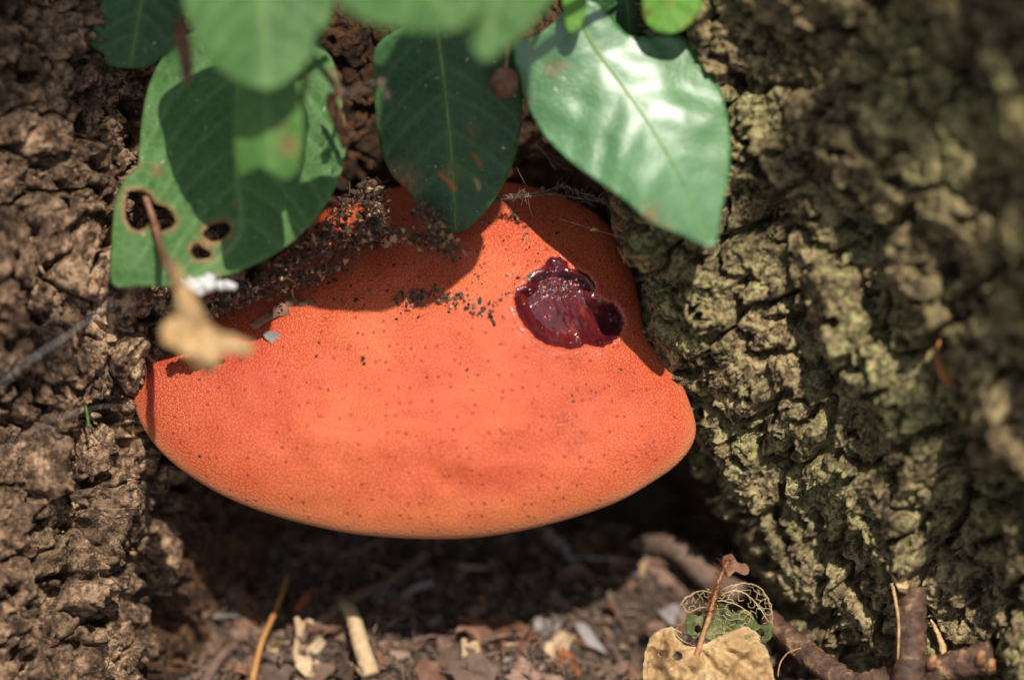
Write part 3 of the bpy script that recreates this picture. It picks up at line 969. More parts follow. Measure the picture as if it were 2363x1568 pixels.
vine = thing('climbing_plant', 'green climbing plant with broad leaves hanging over the fungus', 'plant', P(1000, -260, 700))
MLEAF = MAT['leaf']
# big pale glossy leaf on the right
leaf(vine, MAT['leafpale'], [(1186, 100), (1190, 165), (1212, 235), (1245, 300), (1290, 350), (1335, 388), (1400, 432), (1450, 470), (1500, 512), (1570, 540), (1645, 566),
     (1662, 500), (1680, 420), (1687, 340), (1678, 260), (1655, 185), (1620, 130), (1580, 88), (1540, 80), (1490, 84), (1450, 80), (1410, 40), (1370, 5), (1320, 10), (1270, 60), (1225, 88)],
     [(1320, -10), (1360, 90), (1430, 190), (1500, 290), (1570, 410), (1645, 562)],
     [(1190, 120, 270), (1330, 60, 235), (1320, 5, 230), (1410, 40, 235), (1600, 110, 235), (1500, 85, 235), (1245, 300, 205), (1335, 388, 250), (1500, 512, 400), (1570, 540, 445), (1687, 340, 265), (1645, 566, 470), (1450, 300, 310)],
     cup=-0.05, quilt=3.5, ripple=9, nveins=5, browns=[(1500, 500, 24, 0.8), (1205, 230, 22, 0.5), (1275, 160, 18, .6), (1540, 530, 16, .5), (1300, 150, 10, .6)], seed=1, veinw=5, midr=(4, 1.5),
     label='broad pale glossy leaf with sunlit sheen and browned lower edge')
# dark hanging middle leaf
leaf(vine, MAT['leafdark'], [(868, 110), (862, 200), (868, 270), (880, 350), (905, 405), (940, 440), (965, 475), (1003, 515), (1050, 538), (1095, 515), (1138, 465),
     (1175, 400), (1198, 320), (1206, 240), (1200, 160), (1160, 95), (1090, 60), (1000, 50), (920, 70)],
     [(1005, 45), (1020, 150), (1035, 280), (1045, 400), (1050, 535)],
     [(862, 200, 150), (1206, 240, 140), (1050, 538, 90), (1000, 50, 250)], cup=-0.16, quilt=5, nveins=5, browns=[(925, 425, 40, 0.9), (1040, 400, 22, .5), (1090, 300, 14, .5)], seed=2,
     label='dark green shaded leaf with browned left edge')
# large chewed leaf on the left
leaf(vine, MLEAF, [(395, 105), (350, 180), (330, 260), (322, 340), (316, 385), (285, 420), (266, 470), (258, 560), (259, 655), (320, 660), (385, 661), (440, 652), (505, 640), (560, 622), (625, 592),
     (685, 550), (735, 498), (770, 440), (792, 380), (800, 310), (788, 225), (772, 150), (735, 105), (640, 70), (550, 55), (460, 70)],
     [(545, 60), (546, 160), (547, 280), (546, 400), (556, 480), (552, 545), (500, 600), (420, 650)],
     [(330, 260, 215), (259, 655, 270), (505, 640, 260), (800, 310, 215), (550, 60, 200), (550, 400, 250), (700, 530, 240)],
     holes=[[(300, 440), (340, 445), (358, 470), (384, 478), (404, 505), (398, 522), (372, 533), (345, 520), (320, 532), (295, 515), (288, 470)],
            [(470, 535), (490, 517), (520, 512), (532, 522), (526, 540), (500, 556), (478, 552)],
            [(440, 575), (452, 562), (470, 572), (487, 583), (482, 595), (458, 597), (445, 590)]],
     cup=-0.08, quilt=8, nveins=6, browns=[(362, 392, 14, 0.8), (478, 562, 16, 0.9), (790, 260, 18, .8), (770, 170, 16, .6), (320, 380, 12, .6), (500, 640, 14, .5), (548, 470, 9, .7), (530, 540, 9, .8), (400, 655, 12, .5)], seed=3,
     label='large mid-green leaf chewed through by insect holes')
# small scalloped leaf in front of it
leaf(vine, MAT['leafmid'], [(600, 112), (566, 150), (545, 225), (541, 320), (549, 404), (570, 400), (600, 386), (625, 402), (652, 416), (680, 408), (692, 380), (701, 310), (692, 220), (662, 145)],
     [(606, 100), (612, 200), (618, 300), (628, 395)],
     [(548, 130, 640), (549, 404, 590), (692, 380, 590), (668, 140, 640)], cup=-0.45, quilt=8, nveins=4, browns=[(665, 335, 22, 0.9), (655, 290, 12, .5)], seed=4, vlen=160,
     label='small sunlit leaf with bright scalloped tip')
# big blurred leaf close to the camera
leaf(vine, MLEAF, [(415, -140), (418, -20), (440, 60), (478, 128), (530, 178), (585, 200), (622, 206), (668, 182), (716, 130), (750, 70), (770, -10), (760, -130), (600, -230)],
     [(596, -225), (600, -60), (610, 80), (621, 204)],
     [(415, -100, 690), (770, -100, 700), (622, 206, 730), (600, -220, 660)], cup=-0.18, quilt=6, nveins=5, seed=5,
     label='rounded soft-edged leaf hanging close above the chewed leaf')
# dark leaf at upper left
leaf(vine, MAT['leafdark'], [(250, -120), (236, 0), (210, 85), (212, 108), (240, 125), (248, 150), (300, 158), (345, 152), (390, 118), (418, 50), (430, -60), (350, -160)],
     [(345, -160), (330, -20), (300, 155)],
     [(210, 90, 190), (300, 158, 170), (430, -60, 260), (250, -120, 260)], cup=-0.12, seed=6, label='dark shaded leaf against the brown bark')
# grey-green leaf at the top
leaf(vine, MLEAF, [(760, -120), (772, -10), (800, 25), (850, 52), (920, 70), (1000, 76), (1065, 64), (1100, 30), (1120, -60), (1050, -170), (880, -190)],
     [(860, -180), (940, -80), (1062, 62)],
     [(760, -120, 930), (850, 52, 920), (1065, 64, 930), (1050, -170, 940)], cup=-0.06, seed=7, label='grey-green leaf with pale underside edge above the dark leaf')
# strongly blurred leaf pointing down
leaf(vine, MLEAF, [(1048, -130), (1052, -20), (1070, 60), (1092, 115), (1118, 142), (1150, 125), (1195, 90), (1240, 45), (1275, -10), (1290, -120), (1180, -240)],
     [(1180, -240), (1150, -60), (1119, 140)],
     [(1050, -100, 860), (1118, 142, 850), (1290, -100, 860), (1180, -240, 850)], cup=-0.15, seed=8, label='pointed leaf hanging nearest, far out of focus')
# bright young leaf at upper right
leaf(vine, MAT['leafbright'], [(1472, -90), (1480, -10), (1485, 40), (1505, 68), (1545, 79), (1582, 66), (1608, 38), (1626, -10), (1640, -80), (1560, -170)],
     [(1560, -165), (1552, -40), (1546, 78)],
     [(1480, 0, 315), (1546, 79, 310), (1626, -10, 320), (1560, -170, 330)], cup=-0.15, browns=[(1490, 30, 14, .6), (1600, 40, 12, .6), (1545, 10, 9, .5), (1580, 60, 12, .5)], seed=9,
     label='small yellow-green young leaf with browned rim')
# dark leaf behind it
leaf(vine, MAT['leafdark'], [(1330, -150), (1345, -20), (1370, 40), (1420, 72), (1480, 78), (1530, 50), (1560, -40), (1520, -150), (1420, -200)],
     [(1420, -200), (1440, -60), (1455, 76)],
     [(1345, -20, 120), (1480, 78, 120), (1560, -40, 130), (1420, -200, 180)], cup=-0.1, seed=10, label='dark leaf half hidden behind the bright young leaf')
# small yellowish leaf beside the petioles
leaf(vine, MAT['leafbright'], [(1300, -20), (1302, 40), (1315, 78), (1335, 70), (1352, 30), (1355, -30), (1330, -60)],
     [(1328, -60), (1326, 20), (1318, 78)], [(1300, -20, 330), (1318, 78, 310), (1355, -30, 330)], seed=11, vlen=60, label='tiny yellow-green leaf at the petiole of the glossy leaf')
# unseen leaves added above the frame, outlines shaped from the shadows they cast below
def blocker(x, y, ts, t):
    """photo position, at depth t, of the thing whose shadow falls on (x, y) at depth ts"""
    k = 1 - ts / FPX
    X = (x - CX) * k + SRX * (t - ts)
    Yu = (CY - y) * k + SRY * (t - ts)
    return CX + X / (1 - t / FPX), CY - Yu / (1 - t / FPX)


for k, (t, ts, shadow, mt) in enumerate([
        (1450, 180, [(880, 360), (885, 220), (905, 120), (1000, 75), (1120, 75), (1212, 110), (1218, 220), (1205, 320), (1140, 410), (1050, 440), (940, 410)], 'leafdark'),
        (1150, 150, [(200, 160), (190, 60), (230, -60), (330, -100), (420, -40), (440, 60), (400, 150), (300, 190)], 'leaf'),
]):
    sh = np.array(shadow, float)
    bx, by = blocker(sh[:, 0], sh[:, 1], ts, t)
    ol = np.stack([bx, by], -1)
    c0, c1 = ol[np.argmin(ol[:, 1])], ol[np.argmax(ol[:, 1])]
    cen = ol.mean(0)
    leaf(vine, MAT[mt], ol, [c0, cen, c1], [(*cen, t), (cen[0] + 100, cen[1], t + 4), (cen[0], cen[1] + 100, t - 4)], cup=0.0, ripple=3, quilt=4, seed=20 + k, spacing=14)
    tube('stem', [(*c0, t), (c0[0] + 30, c0[1] - 120, t), (1000, -700, 1250)], (5, 8), MAT['petiole'], vine, 8, 14)
tube('stem', [(1000, -700, 1250), (1000, -600, 1080), (1000, -440, 880)], (9, 11), MAT['petiole'], vine, 8, 14)
# stems and petioles
for pts, r in [([(1320, 0, 232), (1300, -90, 420), (1250, -250, 850), (1150, -420, 900)], (5, 9)),
               ([(1005, 50, 322), (990, -80, 480), (1000, -260, 760), (1080, -420, 880)], (5, 9)),
               ([(548, 65, 200), (560, -60, 330), (640, -260, 720), (800, -430, 860)], (5, 10)),
               ([(606, 105, 625), (640, 20, 640), (680, -150, 720), (760, -400, 840)], (4, 8)),
               ([(345, -155, 262), (420, -260, 420), (620, -380, 700), (900, -440, 860)], (4, 8)),
               ([(1560, -165, 330), (1500, -300, 520), (1300, -420, 880)], (4, 8)),
               ([(1420, -198, 180), (1380, -320, 480), (1250, -430, 880)], (4, 8)),
               ([(1328, -58, 332), (1300, -200, 560), (1200, -420, 900)], (3, 6)),
               ([(1180, -238, 800), (1160, -330, 850), (1120, -430, 900)], (5, 8)),
               ([(600, -228, 900), (700, -340, 900), (860, -440, 870)], (5, 8)),
               ([(860, -188, 855), (900, -300, 865), (960, -430, 870)], (4, 8)),
               ([(715, 110, 560), (702, 200, 520), (692, 300, 470)], (9, 6)),
               ([(700, -470, 800), (1000, -440, 880), (1300, -420, 900), (1600, -500, 820)], (14, 10))]:
    tube('stem', pts, r, MAT['petiole'], vine, 8, 14)

# ------------------------------------------------------------------ dry leaves, twigs and other single things
t_ = thing('withered_leaf', 'curled tan dead leaf with skeleton veins standing on the soil by the root', 'dead leaf', P(1640, 1640, -60))
leaf(t_, MAT['deadvein'], [(1490, 1500), (1500, 1470), (1522, 1452), (1552, 1446), (1560, 1470), (1590, 1490), (1622, 1488), (1650, 1472), (1690, 1452), (1720, 1446), (1750, 1462), (1768, 1490),
     (1784, 1545), (1790, 1610), (1760, 1680), (1660, 1720), (1560, 1700), (1502, 1640), (1484, 1560)],
     [(1615, 1485), (1630, 1540), (1640, 1620), (1645, 1710)],
     [(1490, 1500, 0), (1784, 1545, 0), (1640, 1490, 40), (1640, 1600, 70), (1640, 1710, 0), (1500, 1640, 10), (1780, 1640, 10)], cup=0.0, quilt=26, crumple=34, veinw=3.6, browns=[(1492, 1530, 40, .35), (1780, 1560, 36, .45), (1720, 1452, 26, .4), (1600, 1540, 40, .4), (1700, 1560, 30, .3), (1540, 1500, 26, .4)], nveins=6, vlen=190, spacing=5, seed=40, name='blade',
     holes=[[(1519, 1506), (1527, 1496), (1536, 1500), (1539, 1512), (1528, 1515)], [(1552, 1514), (1562, 1502), (1574, 1508), (1572, 1520), (1558, 1522)], [(1497, 1528), (1503, 1526), (1504, 1534), (1498, 1535)]],
     midmat=MAT['vein'], midr=(2.5, 1.2), thick=2.0, rough_edge=3)
gp = leaf(t_, MAT['greendead'], [(1582, 1440), (1590, 1415), (1612, 1420), (1640, 1400), (1672, 1392), (1690, 1412), (1712, 1405), (1735, 1415), (1752, 1440), (1780, 1440), (1782, 1468), (1760, 1482), (1700, 1476), (1660, 1480), (1620, 1472), (1590, 1462)],
     [(1650, 1395), (1668, 1430), (1672, 1478)], [(1582, 1440, -30), (1780, 1440, -20), (1660, 1395, -45), (1660, 1480, 10)], crumple=15, quilt=6, spacing=5, nveins=4, vlen=90, seed=41, name='green_patch', rough_edge=4,
     midmat=MAT['vein'], midr=(1.6, 0.8), thick=1.6, holes=[[(1600, 1447), (1612, 1440), (1620, 1452), (1608, 1460)], [(1740, 1455), (1758, 1450), (1764, 1464), (1748, 1468)]])
gp['label'] = 'still green withered patch of the dead leaf'
# net of bare veins
r9 = np.random.default_rng(9)
ZONE = catmull([(1572, 1392), (1600, 1366), (1645, 1357), (1665, 1362), (1690, 1350), (1720, 1345), (1755, 1358), (1778, 1395), (1783, 1445), (1750, 1474), (1700, 1484), (1600, 1486), (1558, 1470), (1553, 1448), (1588, 1420)], 11, True)


def net_t(x, y):
    return -22 + 20 * np.sin(x / 37) + 0.22 * (y - 1400) + 8 * np.sin(y / 13)


zx, zy = r9.uniform(1550, 1790, 900), r9.uniform(1340, 1490, 900)
ok = inside(zx, zy, ZONE)
zp = np.stack([zx, zy], -1)[ok]
keep = []
for p in zp:
    if all(np.hypot(*(p - q)) > 10.5 for q in keep):
        keep.append(p)
zp = np.concatenate([np.array(keep), ZONE])
vs, es, fs, *_ = delaunay_2d_cdt([Vector(p) for p in zp], [], [], 0, 1e-4)
cen = {}
adj = {}
for i, f in enumerate(fs):
    c = np.mean([vs[q][:] for q in f], 0)
    if not inside(c[0], c[1], ZONE):
        continue
    cen[i] = c + r9.normal(0, 2.6, 2)
    for a_, b_ in zip(f, list(f[1:]) + [f[0]]):
        adj.setdefault((min(a_, b_), max(a_, b_)), []).append(i)
parts = []
for e_, fl_ in adj.items():
    fl_ = [q for q in fl_ if q in cen]
    if len(fl_) == 2 and r9.random() < 0.74:
        c = np.array([cen[fl_[0]], cen[fl_[1]]])
        parts.append(tube_geo(P(c[:, 0], c[:, 1], net_t(c[:, 0], c[:, 1])), (0.4 + 0.55 * r9.random()) * S, 4, cap=False))
for a in [[(1660, 1365), (1690, 1350), (1720, 1345), (1755, 1358), (1778, 1395), (1783, 1445)], [(1662, 1372), (1700, 1362), (1735, 1380), (1758, 1410), (1776, 1438)], [(1655, 1385), (1690, 1390), (1718, 1405), (1740, 1430), (1752, 1460)],
          [(1650, 1368), (1615, 1362), (1585, 1378), (1570, 1394)], [(1645, 1398), (1610, 1404), (1588, 1412), (1572, 1392)], [(1553, 1448), (1568, 1472), (1590, 1484)], [(1556, 1450), (1600, 1470), (1612, 1478)]]:
    c = catmull(a, 7)
    c = c + r9.normal(0, 0.8, c.shape)
    parts.append(tube_geo(P(c[:, 0], c[:, 1], net_t(c[:, 0], c[:, 1])), 1.4 * S, 5))
build('vein_skeleton', *merge(parts), MAT['vein'], t_)['label'] = 'lacy net of bare veins left by decay'
st = catmull([(1606, 1522, 62), (1618, 1478, 60), (1636, 1425, 30), (1650, 1372, 0), (1662, 1330, -25), (1680, 1295, -45)], 8)
build('stem', *tube_geo(P(st[:, 0], st[:, 1], st[:, 2]), np.interp(np.arange(len(st)), [0, len(st)], [7.5, 3.2]) * S, 7, 0.12), MAT['stem'], t_)
hv = []
for k in range(420):
    i = int(len(st) * (0.42 + 0.58 * r9.random()))
    p0 = st[min(i, len(st) - 1)]
    d = r9.normal(0, 1, 3) * [1, 0.7, 0.8]
    d = d / np.linalg.norm(d) * (8 + 18 * r9.random())
    c = np.array([p0, p0 + d * 0.55 + r9.normal(0, 2, 3), p0 + d + r9.normal(0, 4, 3)])
    hv.append(tube_geo(P(c[:, 0], c[:, 1], c[:, 2]), [0.55 * S, 0.45 * S, 0.2 * S], 3, cap=False))
tag(build('hairs', *merge(hv), MAT['hair'], t_), kind='stuff')
leaf(t_, MAT['deadbrown'], [(1668, 1300), (1672, 1282), (1690, 1278), (1702, 1296), (1722, 1300), (1730, 1318), (1712, 1324), (1695, 1318), (1680, 1330)], [(1670, 1290), (1700, 1310), (1728, 1318)],
     [(1668, 1300, -50), (1730, 1318, -20), (1690, 1280, -60)], crumple=10, spacing=5, nveins=2, vlen=30, seed=43, name='scrap', midr=None, thick=1.5, rough_edge=4)


def stick(name, label, cat, pix, rad, mat, sides=10, rough=0.14, seed=0, group=None, step=8):
    p = np.asarray(pix, float)
    root_ = thing(name, label, cat, P(*p[0]), group)
    tube('shaft', pix, rad, mat, root_, sides, step, rough, seed)
    return root_


# peeling twig beside the withered leaf
tw = stick('fallen_twig', 'dark peeling twig lying against the lichened root', 'twig', [(1770, 1425, -120), (1820, 1470, -70), (1880, 1520, -20), (1960, 1580, 40), (2030, 1640, 90)], (24, 29, 30, 35), MAT['twigbark'], 14, 0.13, 3)
tube('rootlet', [(1795, 1560, 10), (1800, 1530, 5), (1815, 1508, 0), (1830, 1500, -10), (1870, 1490, -15), (1900, 1505, -10)], (2.2, 1.5), MAT['stem'], tw, 5, 6)

# broken upright stem on the right
bs = stick('broken_stem', 'snapped dark brown stem with split pale wood at its top', 'stem', [(2098, 1600, 120), (2100, 1520, 115), (2104, 1440, 110), (2106, 1352, 105)], (38, 36, 34, 33), MAT['twigbark'], 14, 0.12, 5)
sp_ = [(2046, 1296), (2060, 1300), (2078, 1303), (2090, 1322), (2096, 1356), (2078, 1362), (2062, 1340), (2052, 1318)]
spv = np.array(sp_, float)
pv = np.concatenate([P(spv[:, 0], spv[:, 1], 140 + 4 * np.sin(spv[:, 1] / 9)), P(spv[:, 0] + 3, spv[:, 1], 112 + 0 * spv[:, 0])])
n8 = len(spv)
build('split_wood', pv, [tuple(range(n8))[::-1], tuple(range(n8, 2 * n8))] + [(i, (i + 1) % n8, n8 + (i + 1) % n8, n8 + i) for i in range(n8)], MAT['splinter'], bs, smooth=False)
tube('splinter', [(2058, 1345, 136), (2066, 1380, 138), (2074, 1440, 142), (2072, 1520, 146)], (4, 3, 1.5), MAT['splinter'], bs, 6)

lg = stick('fallen_stick', 'thick knotty brown stick lying across the foot of the root', 'stick', [(1900, 1590, 20), (2060, 1566, 60), (2180, 1540, 110), (2290, 1512, 150)], (20, 30, 34, 36), MAT['twigbark'], 16, 0.15, 8)
for kx, ky, kt in [(2262, 1512, 190), (2285, 1530, 185), (2150, 1520, 150)]:
    tube('knot', [(kx, ky + 14, kt - 20), (kx + 2, ky, kt), (kx + 6, ky - 10, kt + 6)], (14, 11, 6), MAT['stem'], lg, 9, 6, 0.15, kx)
stick('pale_splinter', 'pale frayed splinter standing behind the thick brown stick', 'splinter', [(2178, 1512, 90), (2172, 1480, 88), (2160, 1452, 84), (2148, 1428, 78)], (9, 8, 6, 2), MAT['splinter'], 6, 0.25, 9)

# straw, hollow stem and bits on the soil
def on_soil(x, y, lift=0):
    t = float(ground_t(y))
    p = P(x, y, t)
    z = soil_h(np.array([p[0]]), np.array([p[1]]))[0]
    return p + np.array([0, 0, z + lift])


def soil_stick(name, label, cat, pts, r0, r1, mat, sides=8, rough=0.1, seed=0, group=None):
    w = np.array([on_soil(x, y, l) for x, y, l in pts])
    w = catmull(w * 1e4, 8) / 1e4
    root_ = thing(name, label, cat, w[0], group)
    v, f = tube_geo(w, np.linspace(r0, r1, len(w)), sides, rough, seed)
    build('shaft', v, f, mat, root_)
    return root_


soil_stick('straw', 'thin orange-brown straw leaning up from the soil', 'straw', [(575, 1610, 0.002), (605, 1530, 0.006), (640, 1440, 0.008), (668, 1365, 0.009)], 0.0010, 0.0005, MAT['straw'], 7, 0.12, 1)
hs_ = soil_stick('hollow_stem', 'curved hollow tan stem lying on the soil', 'dry stem', [(795, 1420, 0.004), (815, 1470, 0.006), (835, 1530, 0.006), (858, 1585, 0.004)], 0.0017, 0.0024, MAT['chipt'], 10, 0.08, 2)
soil_stick('dark_twig', 'long dark twig lying on the soil behind the hollow stem', 'twig', [(690, 1500, 0.003), (800, 1420, 0.004), (900, 1350, 0.004), (985, 1290, 0.003)], 0.0018, 0.0014, MAT['chipd'], 8, 0.1, 3)
soil_stick('dark_twig', 'short grey-brown twig piece beside the orange straw', 'twig', [(455, 1600, 0.003), (510, 1530, 0.004), (545, 1490, 0.003)], 0.0017, 0.0012, MAT['chipd'], 8, 0.1, 4)
soil_stick('pale_twig', 'short pale twig piece on the dark soil', 'twig', [(928, 1380, 0.003), (965, 1362, 0.004), (1000, 1350, 0.003)], 0.0012, 0.0010, MAT['chipg'], 7, 0.15, 5)
soil_stick('root_piece', 'brown root running in shadow towards the withered leaf', 'root', [(1490, 1270, 0.004), (1560, 1320, 0.008), (1640, 1380, 0.011), (1700, 1430, 0.012)], 0.0030, 0.0036, MAT['chipd'], 10, 0.08, 6)
sb = thing('twig_stub', 'small broken twig stub poking up from the soil', 'twig', P(540, 1600, -150))
tube('shaft', [(530, 1610, -160), (540, 1580, -150), (548, 1556, -140)], (11, 9, 8), MAT['twigbark'], sb, 8, 6, .1)

# white fluff, hanging curled leaf and strip at the left leaf
hl = thing('hanging_dry_leaf', 'curled tan dry leaf dangling below the chewed leaf', 'dead leaf', P(470, 640, 420))
leaf(hl, MAT['dead'], [(402, 600), (425, 640), (450, 680), (470, 720), (500, 760), (540, 775), (592, 800), (560, 822), (520, 815), (490, 858), (455, 850), (430, 820), (380, 790), (372, 760), (398, 725), (412, 690), (400, 645)],
     [(408, 610), (430, 690), (460, 770), (480, 850)], [(402, 600, 690), (592, 800, 740), (380, 790, 710), (480, 850, 750)], crumple=44, quilt=5, spacing=7, nveins=3, vlen=90, seed=50, name='blade', midr=(3, 1.5), midmat=MAT['stem'], thick=2.5, rough_edge=6)
tube('strip', [(335, 455, 250), (352, 500, 270), (368, 560, 300), (388, 610, 560), (410, 660, 700)], (6, 8, 9, 10, 7), MAT['deadbrown'], hl, 6, 8, 0.3, 4)
fl = thing('seed_fluff', 'white fluff caught at the tip of the chewed leaf', 'fluff', P(460, 660, 300))
fv = []
for k in range(26):
    a = np.array([415 + 90 * r9.random(), 650 + 18 * r9.random(), 300 + 40 * r9.random()])
    b = a + np.array([20 * r9.normal(), 8 * r9.normal(), 8 * r9.normal()])
    c = np.array([a, (a + b) / 2 + r9.normal(0, 4, 3), b])
    fv.append(tube_geo(P(c[:, 0], c[:, 1], c[:, 2]), [8 * S, 12 * S, 7 * S], 7))
build('tuft', *merge(fv), MAT['fluff'], fl)

cl = thing('curled_brown_leaf', 'narrow brown curled leaf hanging beside the rounded leaf', 'dead leaf', P(415, 60, 560))
leaf(cl, MAT['deadbrown'], [(400, 50), (415, 45), (430, 70), (440, 120), (442, 170), (432, 195), (420, 180), (412, 130), (402, 90)], [(408, 50), (425, 110), (434, 192)],
     [(400, 50, 500), (442, 170, 520), (432, 195, 510)], crumple=12, spacing=6, nveins=2, vlen=20, seed=51, name='blade', midr=None, rough_edge=3)
cl = thing('shrivelled_leaf_scrap', 'shrivelled orange-brown scrap clinging to the right rim of the chewed leaf', 'dead leaf', P(775, 260, 280))
leaf(cl, MAT['deadbrown'], [(752, 222), (765, 215), (776, 235), (785, 260), (798, 290), (802, 335), (790, 342), (780, 310), (768, 285), (756, 255)], [(758, 222), (778, 270), (794, 338)],
     [(752, 222, 290), (802, 335, 270), (780, 250, 300)], crumple=9, spacing=5, nveins=2, vlen=20, seed=52, name='blade', midr=None, rough_edge=3)
cl = thing('brown_leaf_scrap', 'thin brown leaf scrap showing under the glossy leaf', 'dead leaf', P(1290, 360, 60))
leaf(cl, MAT['deadbrown'], [(1240, 330), (1252, 322), (1262, 345), (1285, 360), (1312, 372), (1330, 392), (1300, 388), (1280, 386), (1266, 366)], [(1245, 328), (1275, 362), (1325, 390)],
     [(1240, 330, 10), (1330, 392, 0), (1285, 362, 10)], crumple=8, spacing=5, nveins=2, vlen=20, seed=53, name='blade', midr=None, rough_edge=3)
cl = thing('dry_leaf_remnant', 'tattered grey-brown leaf remnant lying on the cap edge', 'dead leaf', P(650, 720, 0))
leaf(cl, MAT['deadbrown'], [(575, 745), (610, 725), (640, 700), (672, 680), (700, 690), (722, 688), (728, 720), (735, 745), (718, 752), (690, 738), (660, 728), (625, 738), (590, 760)], [(580, 748), (650, 712), (725, 735)],
     [(575, 745, 30), (735, 745, 44), (690, 685, 22), (625, 738, 40)], crumple=13, spacing=5, nveins=3, vlen=40, seed=54, name='blade', midr=None, rough_edge=7)
cl = thing('pale_leaf_flake', 'small silvery white flake lying on the cap', 'flake', P(632, 780, 20))
leaf(cl, MAT['chipg'], [(608, 768), (625, 764), (645, 770), (658, 788), (650, 802), (632, 796), (615, 784)], [(610, 770), (635, 780), (652, 798)],
     [(608, 768, 62), (658, 788, 66), (632, 796, 66)], crumple=5, spacing=4, nveins=2, vlen=15, seed=55, name='blade', midr=None, thick=1.5, rough_edge=3)
for k, (x, y, tt, r) in enumerate([(1165, 190, 215, 34)]):
    cl = thing('dried_flower_head', 'round brown withered bud hanging close beside the glossy leaf', 'bud', P(x, y, tt))
    bm = bmesh.new()
    bmesh.ops.create_icosphere(bm, subdivisions=3, radius=r * S)
    for v in bm.verts:
        q = 1 + 0.25 * float(fbm(np.array([v.co.x * 4e2]), np.array([v.co.y * 4e2 + v.co.z * 3e2]), 3, 61)[0])
        v.co *= q
    vs = np.array([v.co[:] for v in bm.verts]) + P(x, y, tt)
    fs = [tuple(v.index for v in f.verts) for f in bm.faces]
    bm.free()
    build('head', vs, fs, MAT['deadbrown'], cl)
    tube('stalk', [(x, y - 10, tt), (x + 10, y - 120, tt + 40), (x + 10, -60, tt + 120), (x + 30, -330, tt + 120)], (4, 4), MAT['stem'], cl, 6)

# bits caught on the right-hand bark
stick('dry_strand', 'thin orange-brown plant strand stuck to the lichened bark', 'strand', [(1794, 455, 75), (1790, 500, 72), (1795, 550, 70), (1800, 590, 66), (1806, 615, 60)], (4, 5, 4, 2), MAT['straw'], 6, 0.2, 21)
stick('pale_splinter', 'short cream splinter sticking out beside the dry strand', 'splinter', [(1800, 492, 78), (1825, 494, 88), (1856, 497, 96)], (8, 9, 8), MAT['chipt'], 8, 0.12, 22)
stick('dry_strand', 'short straight brown straw standing beside the cap', 'straw', [(1546, 690, 20), (1547, 720, 22), (1550, 755, 24)], (2.5, 4, 3), MAT['straw'], 6, 0.25, 23)
stick('dry_bud', 'yellow-brown dry bud on a thin stalk against the far bark', 'bud', [(2168, 770, 330), (2165, 820, 335), (2172, 850, 340), (2188, 880, 345), (2206, 910, 345)], (4, 5, 13, 12, 3), MAT['straw'], 8, 0.1, 24)
stick('fine_rootlet', 'fine curved rootlet arching over the dark bark', 'rootlet', [(1545, 500, 60), (1550, 545, 70), (1540, 570, 70), (1520, 595, 60)], (1.5, 1.2), MAT['straw'], 5, 0, 25)
stick('grass_blade', 'tiny green grass blade on the crumbling bark', 'grass', [(206, 985, 95), (200, 950, 100), (194, 912, 100)], (4, 3.5, 1), MAT['grass'], 5, 0.05, 26)

# ------------------------------------------------------------------ spider silk and hanging debris
def lump(seed, sub=1, squash=(1, 1, 1), amp=0.35):
    bm = bmesh.new()
    bmesh.ops.create_icosphere(bm, subdivisions=sub, radius=1.0)
    r = np.random.default_rng(seed)
    co = np.array([v.co[:] for v in bm.verts])
    co = co * (1 + amp * r.normal(0, 1, (len(co), 1)).clip(-1.6, 1.6)) * squash
    fs = [tuple(v.index for v in f.verts) for f in bm.faces]
    bm.free()
    return co, fs


LUMPS = [lump(100 + k, 1, (1, 0.5 + 0.5 * random.random(), 0.4 + 0.4 * random.random())) for k in range(8)]


def rot_rand(r):
    q = r.normal(0, 1, 4)
    q /= np.linalg.norm(q)
    w, x, y, z = q
    return np.array([[1 - 2 * (y * y + z * z), 2 * (x * y - z * w), 2 * (x * z + y * w)], [2 * (x * y + z * w), 1 - 2 * (x * x + z * z), 2 * (y * z - x * w)], [2 * (x * z - y * w), 2 * (y * z + x * w), 1 - 2 * (x * x + y * y)]])


def web(label, strands, bits, spread, tjit, seed, rbit=(2, 6), mats=('crumb', 'chipm'), thr=0.5, names='spider_web'):
    r = np.random.default_rng(seed)
    root_ = thing(names, label, 'spider web', P(*strands[0][0]))
    for s_ in strands:
        tube('thread', s_, thr, MAT['web'], root_, 4, 14)
    for mi, mt in enumerate(mats):
        ps = []
        for s_ in strands:
            c = catmull(s_, 4)
            for k in range(bits // len(mats)):
                p = c[r.integers(len(c))] + r.normal(0, 1, 3) * [spread, spread * 0.6, tjit]
                co, fs = LUMPS[r.integers(8)]
                sc = (rbit[0] + (rbit[1] - rbit[0]) * r.random() ** 2.2) * S
                ps.append((co @ rot_rand(r).T * sc * [1, 1, 1] + P(*p), fs))
            if spread > 3 and mi == 0:
                for k in range(int(bits * 0.5)):
                    p = c[r.integers(len(c))] + r.normal(0, 1, 3) * [spread, spread * 0.8, tjit]
                    d = r.normal(0, 1, 3) * (6 + 14 * r.random())
                    cc = np.array([p, p + d * 0.5 + r.normal(0, 3, 3), p + d])
                    ps.append(tube_geo(P(cc[:, 0], cc[:, 1], cc[:, 2]), np.array([0.9, 1.1, 0.5]) * S, 4, cap=False))
        if ps:
            tag(build('caught_debris', *merge(ps), MAT[mt], root_, smooth=False), kind='stuff')
    return root_


